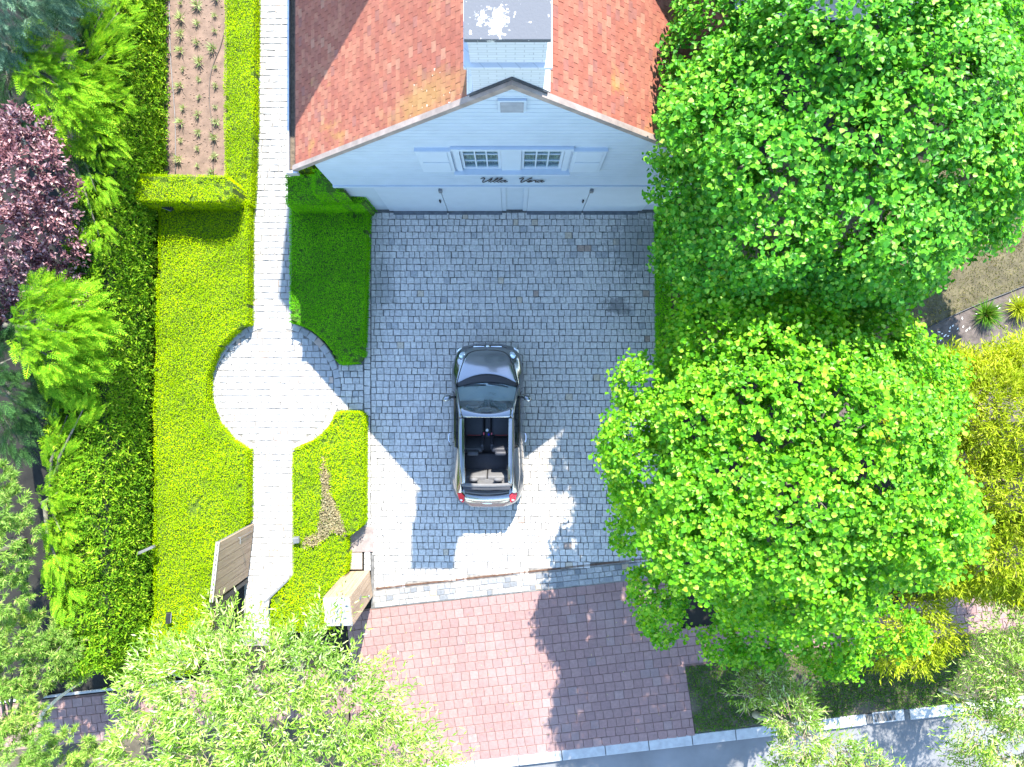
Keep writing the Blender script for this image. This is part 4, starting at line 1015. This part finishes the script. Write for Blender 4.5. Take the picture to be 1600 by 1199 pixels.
for lab, pts in rows:
    for px, py in pts:
        x, y = W(px+random.uniform(-1,1), py+3); s_ = random.uniform(.55,1.35)
        t = bpy.data.objects.new('seedling', None); COL.objects.link(t); t.location = (x,y,.02); t.scale = (s_,)*3; t.rotation_euler = (0,0,random.uniform(0,6)); t.empty_display_size = .05
        tag(t, 'pale green '+lab, 'seedling', 'seedlings: '+lab)
        for nm, me in (('blades', random.choice(variants)),('stem', sm)):
            o = bpy.data.objects.new(nm, me); COL.objects.link(o); o.parent = t
for lab, pts in (('long grey drip hose lying along the left side of the soil bed', [(265,-40),(266,40),(268,100),(272,150),(275,200),(275,272)]),
                 ('curved dark drip hose lying along the right side of the soil bed', [(352,50),(345,75),(335,100),(329,125),(328,160),(331,185),(333,210),(334,272)])):
    o = MB().tube(smooth_path([(*W(x,y), .035) for x,y in pts],4), .012, 5).build('drip_hose', m_plain('hose_'+lab[:4], (.18,.165,.16) if 'grey' in lab else (.10,.075,.06), .6), None, True); tag(o, lab, 'hose', 'drip hoses')
n = 700; X = rng.uniform(*sorted((W(258,0)[0],W(352,0)[0])),n); Y = rng.uniform(W(0,270)[1],W(0,-30)[1],n)
cl = MB()
for x, y in zip(X,Y):
    r_ = random.uniform(.006,.03)*random.uniform(.5,1.3); cl.ellipsoid((x,y,.02),(r_,r_*random.uniform(.7,1),r_*.6),5,3)
o = cl.build('clods', SOIL); tag(o, 'loose clods of dry brown soil on the bed', 'soil clods', kind='stuff')

# grass
def grass(name, label, pts, dens, mat, hgt=(.03,.07), wd=.015, patch=None):
    X = [p[0] for p in pts]; Y = [p[1] for p in pts]; n = int((max(X)-min(X))*(max(Y)-min(Y))*dens)
    x = rng.uniform(min(X),max(X),n); y = rng.uniform(min(Y),max(Y),n); ok = in_poly(x,y,pts)
    if patch is not None:
        v = np.sin(x*2.9+1.3*np.sin(y*2.1))+np.sin(y*3.7+x*1.7)+rng.normal(0,.45,n); ok &= v > patch
    x, y = x[ok], y[ok]; n = len(x); A = unit(np.stack([rng.normal(0,.6,n),rng.normal(0,.6,n),np.ones(n)],1))
    o = new_obj(name, leaf_mesh(name, np.stack([x,y,np.full(n,-.012)],1), A, rand_dir(n), rng.uniform(*hgt,n), wd), mat)
    tag(o, label, 'grass', kind='stuff')
grass('verge_grass', 'short patchy green grass on the street verge', verge_pts, 2600, GRASS, patch=-1.35)
grass('lawn_grass', 'dry olive lawn grass right of the lime trees', [(x,y) for x,y in lawn_pts if True], 900, DGRASS, (.03,.07), .014)
def tuft(label, px, py, r, n, mat):
    c = W(px,py); t = thing('ornamental_grass', label, 'grass tuft', (*c,-.02), 'ornamental grass tufts')
    a = rng.uniform(0,2*math.pi,n); el = rng.uniform(.25,1.4,n); A = np.stack([np.cos(a)*np.cos(el), np.sin(a)*np.cos(el), np.sin(el)],1)
    P = np.column_stack([c[0]+np.cos(a)*rng.uniform(0,.05,n), c[1]+np.sin(a)*rng.uniform(0,.05,n), np.full(n,-.02)])
    new_obj('blades', leaf_mesh('blades', P, A, unit(rand_dir(n)*.4+np.array([0,0,1.0])), r*rng.uniform(.6,1.1,n), .016), mat, t)
    MB().ellipsoid((c[0],c[1],0),(.06,.06,.05),8,5).build('root_crown', TWIG, t)
tuft('dark green ornamental grass tuft on the mulch', 1540, 492, .42, 420, GRASS)
tuft('pale sunlit ornamental grass tuft at the frame edge', 1592, 482, .45, 380, WILLOWY)
n = 46; t_ = rng.uniform(0,1,n); px = 1400+t_*190; py = 545-t_*85+rng.uniform(2,26,n)
P = np.array([(*W(a,b),-.012) for a,b in zip(px,py)]); A = unit(np.column_stack([rng.normal(1,.5,n),rng.normal(.4,.5,n),np.zeros(n)]))
o = new_obj('fallen_petals', leaf_mesh('fallen_petals', P, A, np.tile([0,0,1.0],(n,1)), rng.uniform(.05,.1,n), .03), m_plain('petal',(.75,.74,.7),.7,var=0)); tag(o, 'scattered white fallen petals along the lawn edge', 'petals', kind='stuff')
n = 70; px = rng.uniform(600,1060,n); py = rng.uniform(955,1150,n)
P = np.array([(*W(a,b),.006) for a,b in zip(px,py)]); A = unit(np.column_stack([rng.normal(0,1,n),rng.normal(0,1,n),np.zeros(n)]))
o = new_obj('fallen_leaves', leaf_mesh('fallen_leaves', P, A, np.tile([0,0,1.0],(n,1)), rng.uniform(.04,.09,n), .016), DRYL); tag(o, 'few thin dry leaves lying on the red paving', 'leaves', kind='stuff')
es = MB(); es.tube(smooth_path([(*W(x,y),.0) for x,y in edge_pts],5), .018, 5); o = es.build('lawn_edging', BLACKM, None, True); tag(o, 'thin dark curved edging strip between lawn and mulch', 'edging strip')

# ------------------------------------------------------------------ the car: small open-top hatchback, nose towards the garage
CARX, CARY0 = -.535, .85                     # centre line and nose
def PAINT():
    t = NT('graphite_paint'); c = t.mix(t.math('MULTIPLY', t.noise(900,2), .35), (.21,.215,.225), (.29,.295,.305))
    return t.done(t.pbr(c, .20, .95, None, .5, .8))
PAINT = PAINT()
PLAST = m_plain('black_plastic', (.014,.014,.016), .55, var=.15)
FABR = m_plain('roof_fabric', (.035,.036,.042), .85, var=.2, scale=30, bump=.2, bscale=400)
SEATM = m_plain('seat_leather', (.025,.026,.032), .6, var=.2, scale=20, bump=.1, bscale=120)
SEATG = m_plain('grey_trim', (.11,.108,.108), .75, var=.15, scale=20)
CHROME = m_plain('chrome', (.75,.76,.78), .12, 1.0, var=0)
RUBBER = m_plain('tyre_rubber', (.02,.02,.02), .85, var=.1)
REDL = m_plain('red_lens', (.55,.012,.03), .15, var=0, coat=.6)
CGLASS = m_glass('car_glass', (.70,.82,.83), .015, .80)
DGLASS = m_glass('tinted_glass', (.25,.3,.3), .02, .90)
LENS = m_plain('lamp_reflector', (.8,.83,.85), .12, .6, var=0)
LCLEAR = m_glass('lamp_lens', (.92,.95,.97), .02, .85)
MIRR = m_plain('mirror_glass', (.8,.82,.85), .03, 1.0, var=0)
car = thing('car', 'dark grey small car with open folding roof parked on the sett driveway', 'car', (CARX, CARY0-1.77, 0))
def cw(x, d, z): return (CARX+x, CARY0-d, z)
def itp(d, tab): return float(np.interp(d, [t[0] for t in tab], [t[1] for t in tab]))
TW = [(0,.40),(.02,.52),(.06,.61),(.12,.665),(.22,.715),(.35,.755),(.55,.785),(.9,.80),(1.6,.805),(2.6,.812),(2.95,.806),(3.15,.785),(3.3,.745),(3.42,.67),(3.5,.56),(3.54,.40)]
TS = [(0,.56),(.05,.63),(.12,.69),(.25,.765),(.45,.83),(.7,.885),(1.0,.93),(1.6,.955),(2.4,.985),(2.9,1.0),(3.15,.985),(3.3,.93),(3.42,.85),(3.54,.74)]
TB = [(0,.30),(.1,.22),(.4,.18),(3.2,.18),(3.45,.24),(3.54,.34)]
def arch(d):
    z = 0
    for dw in (.66, 2.96):
        q = .345**2-(d-dw)**2
        if q > 0: z = max(z, .29+math.sqrt(q))
    return z
def inner(d): return itp(d, [(0,.30),(.12,.44),(.3,.52),(.6,.60),(.85,.665),(1.3,.675),(2.4,.665),(2.9,.62),(3.2,.55),(3.4,.47),(3.54,.32)])
st = sorted(set([0,.015,.04,.08,.13,.2,.28,.33,.4,.5,.6,.7,.8,.9,1.0,1.05,1.3,1.6,1.9,2.2,2.5,2.62,2.7,2.8,2.9,3.0,3.1,3.15,3.22,3.28,3.35,3.42,3.48,3.52,3.54]))
def half(d):
    w = itp(d,TW); s = itp(d,TS); b = max(itp(d,TB), arch(d)); xi = inner(d)
    zs = [b, max(b+.01,.34), max(b+.03,.55), max(b+.05,min(.74,s-.05)), s, s+.022]
    xi = min(xi, w*.86); xs = [w*.945, w*.985, w, w*.968, min(xi+.035, w*.94), xi]
    return list(zip(xs, zs))
body = MB(); prof = [half(d) for d in st]; topn = [.66,.33,0,-.33,-.66]
rowsv = []
for d, h in zip(st, prof):
    xi, zi = h[-1]
    crown = itp(d,[(0,.01),(.2,.03),(.5,.055),(.9,.06),(3.1,.05),(3.35,.03),(3.54,.01)])
    row = [cw(-x,d,z) for x,z in h] + [cw(-xi*k,d,zi+crown*(1-k*k)) for k in topn] + [cw(x,d,z) for x,z in h[::-1]]
    rowsv.append(row)
nR = len(rowsv[0]); vs = [p for r in rowsv for p in r]; fs = []
for i in range(len(st)-1):
    for k in range(nR-1):
        cab = st[i] >= .9-1e-6 and st[i+1] <= 3.1+1e-6
        if cab and 5 <= k < nR-6: continue
        fs.append((i*nR+k, (i+1)*nR+k, (i+1)*nR+k+1, i*nR+k+1))
fs.append(tuple(range(nR))); fs.append(tuple((len(st)-1)*nR+k for k in range(nR-1,-1,-1)))
body.add(vs, fs); bo_ = body.build('body', PAINT, car, True)
sm_ = bo_.modifiers.new('sub','SUBSURF'); sm_.levels = 1; sm_.render_levels = 2
def top_z(x, d):
    h = half(d); xi, zi = h[-1]
    crown = itp(d,[(0,.01),(.2,.03),(.5,.055),(.9,.06),(3.1,.05),(3.35,.03),(3.54,.01)])
    if abs(x) <= xi: return zi+crown*(1-(x/xi)**2)
    x2, z2 = h[-2]; t = min(1,(abs(x)-xi)/max(1e-6,x2-xi)); return zi+(z2-zi)*t
def thick(o, th_=.01, off=0.0, sub=1):
    m = o.modifiers.new('solid','SOLIDIFY'); m.thickness = th_; m.offset = off
    if sub: s = o.modifiers.new('sub','SUBSURF'); s.levels = sub; s.render_levels = sub
    return o
# bonnet
rows = []
for i in range(9):
    t = i/8; r_ = []
    for k in range(-6,7):
        u = k/6; hwid = .43+(.655-.43)*t**.7; x = u*hwid
        d0 = .125+.07*u*u*u*u+.02*u*u; d1 = .65+.215*u*u; d = d0+(d1-d0)*t
        r_.append(cw(x,d,top_z(x,d)+.016-.006*abs(u)**6))
    rows.append(r_)
gp_ = MB().grid([[(CARX+(p[0]-CARX)*1.03, CARY0-.4+(p[1]-CARY0+.4)*1.045, p[2]-.0125) for p in r] for r in rows]).build('bonnet_gap', PLAST, car, True)  # dark sheet drawn in for the shade of the bonnet shut line
bn = MB().grid(rows).build('bonnet', PAINT, car, True); thick(bn,.012,-1,1)
MB().box((CARX-.006,CARY0-.30,top_z(0,.22)+.0),(CARX+.006,CARY0-.15,top_z(0,.22)+.02)).build('bonnet_crease', PAINT, bn) if False else None
# cowl and wipers
rows = []
for i in range(5):
    t = i/4; r_ = []
    for k in range(-8,9):
        u = k/8; x = u*.68; d0 = .64+.215*u*u; d1 = .83+.12*u*u; d = d0+(d1-d0)*t; r_.append(cw(x,d,top_z(x,min(d,.9))+.010+.012*t))
    rows.append(r_)
cowl = MB().grid(rows).build('cowl', PLAST, car, True); thick(cowl,.01,-1,0)
# windscreen
def ws(u, t):
    xb, xt = .655, .530
    db = .81+.125*u*u; dt = 1.475-.14*u*u; zb_ = .985-.03*u*u; zt_ = 1.425-.05*u*u
    x = u*(xb+(xt-xb)*t); d = db+(dt-db)*t; z = zb_+(zt_-zb_)*t+.055*math.sin(math.pi*t)*.6
    return cw(x,d,z)
gl_ = MB().grid([[ws(k/8,i/8) for k in range(-8,9)] for i in range(9)]).build('windscreen', CGLASS, car, True)
for x0, x1 in ((-.50,-.02),(.02,.46)):
    a_ = ws(x0/.65,.05); b_ = ws(x1/.65,.10)
    MB().tube([(a_[0],a_[1],a_[2]+.02),((a_[0]+b_[0])/2,(a_[1]+b_[1])/2+.02,(a_[2]+b_[2])/2+.03),(b_[0],b_[1],b_[2]+.015)],.011,6).build('wiper', PLAST, car)
# header beam, pillars and roof rails
rows = []
for i in range(4):
    t = i/3; r_ = []
    for k in range(-8,9):
        u = k/8; d = (1.465-.14*u*u)*(1-t)+1.555*t; r_.append(cw(u*.545,d,1.432-.05*u*u+.022*math.sin(t*2.2)))
    rows.append(r_)
hdr = MB().grid(rows).build('windscreen_header', PAINT, car, True); thick(hdr,.02,-1,0)
MB().box((CARX-.10,CARY0-1.53,1.452),(CARX+.10,CARY0-1.44,1.458)).build('reflection_patch', PLAST, hdr)  # dark plate painting in a reflection on the header, not a fitting
for s in (-1,1):
    P_ = [cw(s*.672,.88,.955),cw(s*.645,1.02,1.09),cw(s*.61,1.16,1.23),cw(s*.575,1.31,1.36),cw(s*.55,1.46,1.415),cw(s*.54,1.56,1.44)]
    MB().tube(P_, [.03,.032,.032,.032,.034,.035], 8).build('pillar', PAINT, car, True)
    rows = []
    for d, zt_, xo, xn in ((1.55,1.445,.555,.455),(1.8,1.470,.560,.452),(2.1,1.468,.560,.450),(2.4,1.44,.555,.448),(2.65,1.39,.545,.446),(2.85,1.32,.535,.444),(2.98,1.25,.525,.442)):
        r_ = [(s*(xo+.028),zt_-.075),(s*(xo+.014),zt_-.02),(s*(xo-.02),zt_),(s*(xn+.05),zt_-.004),(s*(xn+.044),zt_-.022),(s*(xn+.012),zt_-.024),(s*xn,zt_-.06)]
        rows.append([cw(x,d,z) for x,z in r_])
    rl = MB().grid(rows).build('roof_rail', PAINT, car, True); thick(rl,.008,0,1)
    # side glass and rear quarter
    rows = []
    for d in (1.02,1.2,1.5,1.8,2.1,2.2):
        zt_ = itp(d,[(1.02,1.09),(1.2,1.26),(1.5,1.385),(1.8,1.40),(2.2,1.395)]); xt = itp(d,[(1.02,.648),(1.2,.61),(1.5,.575),(1.8,.588),(2.2,.588)])
        rows.append([cw(s*(.690+(xt-.690)*q),d,.955+(zt_-.955)*q) for q in (0,.5,1)])
    MB().grid(rows).build('side_window', DGLASS, car, True)
    rows = []
    for d in (2.19,2.3,2.5,2.7,2.85,2.98,3.1,3.2):
        zt_ = itp(d,[(2.19,1.396),(2.4,1.37),(2.65,1.318),(2.85,1.25),(2.98,1.18),(3.1,1.09),(3.2,1.03)]); xt = itp(d,[(2.19,.588),(2.4,.583),(2.85,.56),(2.98,.55),(3.2,.53)])
        xb = itp(d,[(2.19,.70),(2.8,.715),(3.2,.66)]); zb_ = itp(d,[(2.19,.97),(3.0,.99),(3.2,.96)])
        rows.append([cw(s*(xb+(xt-xb)*q+.03*math.sin(math.pi*q)),d,zb_+(zt_-zb_)*q) for q in (0,.25,.5,.75,1)])
    qp = MB().grid(rows).build('quarter_panel', PAINT, car, True); thick(qp,.008,0,1)
    rows = [[cw(s*(itp(d,[(2.3,.672),(2.62,.675)])+.005-.05*q),d,1.06+.19*q*itp(d,[(2.28,1.1),(2.62,.55)])) for q in (0,1)] for d in (2.28,2.4,2.52,2.62)]
    # door with handle, seam
    dr = []
    for d in (1.0,1.3,1.6,1.9,2.16):
        w = itp(d,TW); dr.append([cw(s*(x_+.006),d,z_) for x_,z_ in half(d)[:5]])
    do = MB().grid(dr).build('door', PAINT, car, True); thick(do,.006,0,1)
    MB().tube([cw(s*.815,1.93,.80),cw(s*.838,1.97,.80),cw(s*.838,2.08,.80),cw(s*.815,2.12,.80)],.014,6).build('handle', CHROME, do)
    # mirrors
    ms_ = MB().ellipsoid(cw(s*.865,1.165,.98),(.10,.065,.065),14,8,Matrix.Rotation(-s*.42,3,'Z')).build('mirror', PLAST if False else PAINT, car, True)
    MB().tube([cw(s*.70,1.14,.94),cw(s*.80,1.15,.96)],[.03,.022],8).build('mirror_arm', PLAST, ms_)
    rm = Matrix.Rotation(-s*.42,3,'Z'); off = rm @ Vector((0,-.043,0)); c_ = Vector(cw(s*.865,1.165,.98))+off
    MB().ellipsoid(c_,(.080,.012,.048),14,6,rm).build('mirror_glass', MIRR, ms_, True)
    # headlights and turn lamps
    rz_ = Matrix.Rotation(s*.72,3,'Z') @ Matrix.Rotation(-.55,3,'X')
    c_ = Vector(cw(s*.545,.235,top_z(s*.545,.235)-.012))
    hl = MB().ellipsoid(c_,(.075,.105,.045),18,8,rz_).build('headlight', LENS, car, True)
    MB().ellipsoid(c_,(.084,.114,.034),18,8,rz_).build('headlight_ring', CHROME if False else PLAST, hl, True)
    MB().ellipsoid(c_+Vector((0,0,.004)),(.077,.107,.050),18,8,rz_).build('lens', LCLEAR, hl, True)
    MB().ellipsoid(c_+Vector((0,.01,.028)),(.03,.03,.02),12,6,rz_).build('bulb', CHROME, hl, True)
    c_ = Vector(cw(s*.625,.115,.585)); MB().ellipsoid(c_,(.035,.085,.045),14,6,Matrix.Rotation(s*.75,3,'Z')).build('turn_lamp', LENS, car, True)
    # tail light
    tq = [cw(s*x,d,z) for x,d,z in ((.485,3.27,.965),(.60,3.13,.965),(.655,3.17,.93),(.60,3.37,.86),(.53,3.43,.82),(.50,3.40,.90))]
    tl_ = MB(); n_ = len(tq); tl_.add([(p[0],p[1],p[2]+.035) for p in tq]+[(p[0],p[1],p[2]-.06) for p in tq],[tuple(range(n_)) if s < 0 else tuple(range(n_-1,-1,-1))]+[((i+1)%n_,i,n_+i,n_+(i+1)%n_) if s < 0 else (i,(i+1)%n_,n_+(i+1)%n_,n_+i) for i in range(n_)])
    to = tl_.build('tail_light', REDL, car); 
    MB().ellipsoid(cw(s*.555,3.36,.925),(.035,.02,.012),10,5).build('reversing_lens', LENS, to, True)
    # wheels
    for dw in (.66,2.96):
        c_ = Vector(cw(s*.70,dw,.29)); rows = []
        for xo,r_ in ((-.085,.20),(-.085,.265),(-.06,.288),(.06,.288),(.085,.265),(.085,.20)):
            rows.append([(c_.x+s*xo,c_.y+r_*math.cos(2*math.pi*k/28),c_.z+r_*math.sin(2*math.pi*k/28)) for k in range(29)])
        wh = MB().grid(rows).build('wheel', RUBBER, car, True)
        rim = MB()
        for k in range(10):
            a_ = 2*math.pi*k/10; rim.tube([(c_.x+s*.06,c_.y+.03*math.cos(a_),c_.z+.03*math.sin(a_)),(c_.x+s*.075,c_.y+.20*math.cos(a_),c_.z+.20*math.sin(a_))],.014,5)
        rim.build('rim', GREYM, wh)
# front bumper lip, grille, badge, plate
rows = [[cw(u*.56,-.012+.075*u*u*u*u+.03*u*u-.012*math.sin(t*3.1),.36+.17*t) for u in [k/8 for k in range(-8,9)]] for t in (0,.33,.66,1)]
fb = MB().grid(rows).build('front_bumper', PAINT, car, True); thick(fb,.02,-1,1)
MB().box(cw(-.30,-.018,.30)[:2]+(.30,),cw(.30,-.03,.38)[:2]+(.38,)).build('grille', PLAST, car) if False else None
rows = [[cw(u*.42,.015+.05*u*u-.004*math.sin(t*3),.60+.05*t) for u in [k/8 for k in range(-8,9)]] for t in (0,.5,1)]
MB().grid(rows).build('grille', PLAST, car, True)
MB().ellipsoid(cw(0,.035,.655),(.045,.03,.022),14,6).build('badge', CHROME, car, True)
for s in (-1,1): MB().box((CARX+s*.19-.12,CARY0-.052,.640),(CARX+s*.19+.12,CARY0-.030,.652),.004).build('badge_bar', CHROME, car)
# tailgate, rear bumper
rows = [[cw(u*.50,3.20+.20*t+.03*(1-u*u)*t,1.0-.13*t*t-.03*u*u) for u in [k/8 for k in range(-8,9)]] for t in (0,.25,.5,.75,1)]
tg = MB().grid(rows).build('tailgate', PAINT, car, True); thick(tg,.015,-1,1)
MB().ellipsoid(cw(0,3.44,.865),(.12,.018,.014),14,6).build('tailgate_handle', CHROME, tg, True)
rows = [[cw(u*.60,3.475+.065*(1-u*u)-.07*u*u*u*u+.008*math.sin(t*3),.66-.24*t) for u in [k/8 for k in range(-8,9)]] for t in (0,.2,.6,1)]
rb_ = MB().grid(rows).build('rear_bumper', PAINT, car, True); thick(rb_,.03,-1,1)
# folded fabric roof at the back
fr_ = MB().box(cw(-.50,3.04,1.17)[:1]+(CARY0-3.10,1.165),(CARX+.50,CARY0-2.97,1.235),.02).build('folded_roof', FABR, car)
for i,(d,z,hw_) in enumerate(((3.075,1.15,.488),(3.125,1.12,.482),(3.175,1.085,.478),(3.22,1.055,.472))):
    P_ = [cw(u*hw_,d-.030*u*u+.02*(1-u*u),z-.015*u*u) for u in [k/8 for k in range(-8,9)]]
    MB().tube(P_,.0235,8).build('roof_fold', FABR if i%2 else SEATG, fr_, True)
rows = [[cw(u*.535,2.965+.075*t-.02*u*u,1.235+.025*math.sin(t*3.1)-.02*u*u) for u in [k/8 for k in range(-8,9)]] for t in (0,.33,.66,1)]
rbw = MB().grid(rows).build('roof_bow', SEATG, fr_, True); thick(rbw,.012,-1,1)
# cabin
cb = MB(); cb.box((CARX-.66,CARY0-3.05,.20),(CARX+.66,CARY0-.95,.26)); cb.box((CARX-.69,CARY0-2.95,.26),(CARX-.655,CARY0-1.0,.93)); cb.box((CARX+.655,CARY0-2.95,.26),(CARX+.69,CARY0-1.0,.93)); cb.box((CARX-.655,CARY0-3.09,.26),(CARX+.655,CARY0-3.02,1.0))
cb.build('cabin_lining', PLAST, car)
rows = [[cw(u*.645,.86+.36*t,.965-.02*u*u-.05*t*t) for u in [k/8 for k in range(-8,9)]] for t in (0,.3,.6,.85,1)]+[[cw(u*.64,1.23,.62) for u in [k/8 for k in range(-8,9)]]]
MB().grid(rows).build('dashboard', m_plain('dash_top',(.22,.24,.245),.5,var=.1), car, True)
MB().box((CARX-.06,CARY0-1.24,.90),(CARX+.12,CARY0-1.20,1.0),.006).build('screen', BLACKM, car)
sw_ = MB(); c_ = Vector(cw(-.30,1.36,.86)); rt = Matrix.Rotation(-.9,3,'X')
sw_.tube([c_+rt@Vector((.17*math.cos(2*math.pi*k/20),.17*math.sin(2*math.pi*k/20),0)) for k in range(21)],.014,6)
sw_.tube([c_+rt@Vector((-.165,0,0)),c_,c_+rt@Vector((.165,0,0))],.016,6); sw_.tube([c_+rt@Vector((0,-.165,0)),c_],.016,6)
sw_.build('steering_wheel', SEATM, car, True)
for s in (-1,1):
    x = s*.30
    st_ = MB().box((CARX+x-.22,CARY0-2.02,.40),(CARX+x+.22,CARY0-1.52,.56),.055).build('front_seat', SEATM, car, True)
    bk = MB().add(*(lambda m: (m.v,m.f))(MB().box((-.205,-.055,0),(.205,.055,.56),.045))).build('seat_back', SEATM, st_, True)
    bk.location = cw(x,2.08,.50); bk.rotation_euler = (R(22),0,0)
    for q in (-1,1):
        b2 = MB().box((-.035,-.07,0),(.035,.075,.46),.03).build('bolster', SEATM, st_, True); b2.location = cw(x+q*.195,2.06,.52); b2.rotation_euler = (R(22),0,0)
    hr = MB().box((-.13,-.05,0),(.13,.05,.17),.045).build('headrest', SEATM, st_, True); hr.location = cw(x,2.30,1.03); hr.rotation_euler = (R(16),0,0)
    MB().tube([cw(x-.14,1.985,.575),cw(x,1.99,.578),cw(x+.14,1.985,.575)],.006,5).build('stitching', m_plain('red_stitch',(.35,.04,.03),.6,var=0) if s < 0 else bpy.data.materials['red_stitch'], st_)
    MB().box((CARX+s*.085-.012,CARY0-1.98,.50),(CARX+s*.085+.012,CARY0-1.93,.60)).build('belt_buckle', REDL, car)
MB().box((CARX-.065,CARY0-2.05,.26),(CARX+.065,CARY0-1.25,.47),.02).build('centre_console', PLAST, car)
MB().tube([cw(0,1.55,.46),cw(0,1.56,.62)],[.012,.010],6).build('gear_lever', CHROME, car)
MB().ellipsoid(cw(0,1.56,.63),(.026,.026,.026),10,6).build('gear_knob', SEATM, car, True)
MB().tube([cw(-.012,1.88,.475),cw(-.012,1.88,.56)],.032,12).build('paper_cup', m_plain('cup_white',(.75,.75,.72),.6,var=0), car)
MB().ellipsoid(cw(.02,1.98,.49),(.022,.03,.02),10,5).build('bottle_cap', m_plain('blue_cap',(.02,.03,.5),.4,var=0), car, True)
rs = MB().box((CARX-.52,CARY0-2.78,.38),(CARX+.52,CARY0-2.38,.54),.05).build('rear_seat', SEATM, car, True)
for s in (-1,1):
    b2 = MB().box((-.255,-.06,0),(.255,.06,.50),.04).build('seat_back', SEATG, rs, True); b2.location = cw(s*.262,2.79,.48); b2.rotation_euler = (R(12),0,0)
    hr = MB().ellipsoid((0,0,0),(.105,.058,.075),16,8).build('headrest', SEATG, rs, True); hr.location = cw(s*.262-.02,2.90,1.08)
    MB().tube([cw(s*.262-.06,2.89,.95),cw(s*.262-.06,2.89,1.06)],.008,5).build('headrest_post', CHROME, rs); MB().tube([cw(s*.262+.03,2.89,.95),cw(s*.262+.03,2.89,1.06)],.008,5).build('headrest_post', CHROME, rs)
MB().box((CARX-.54,CARY0-3.06,.93),(CARX+.54,CARY0-2.90,.965),.01).build('parcel_shelf', SEATG, car)
im = MB().ellipsoid(cw(.0,1.36,1.30),(.11,.02,.03),14,6).build('rear_view_mirror', PLAST, car, True)
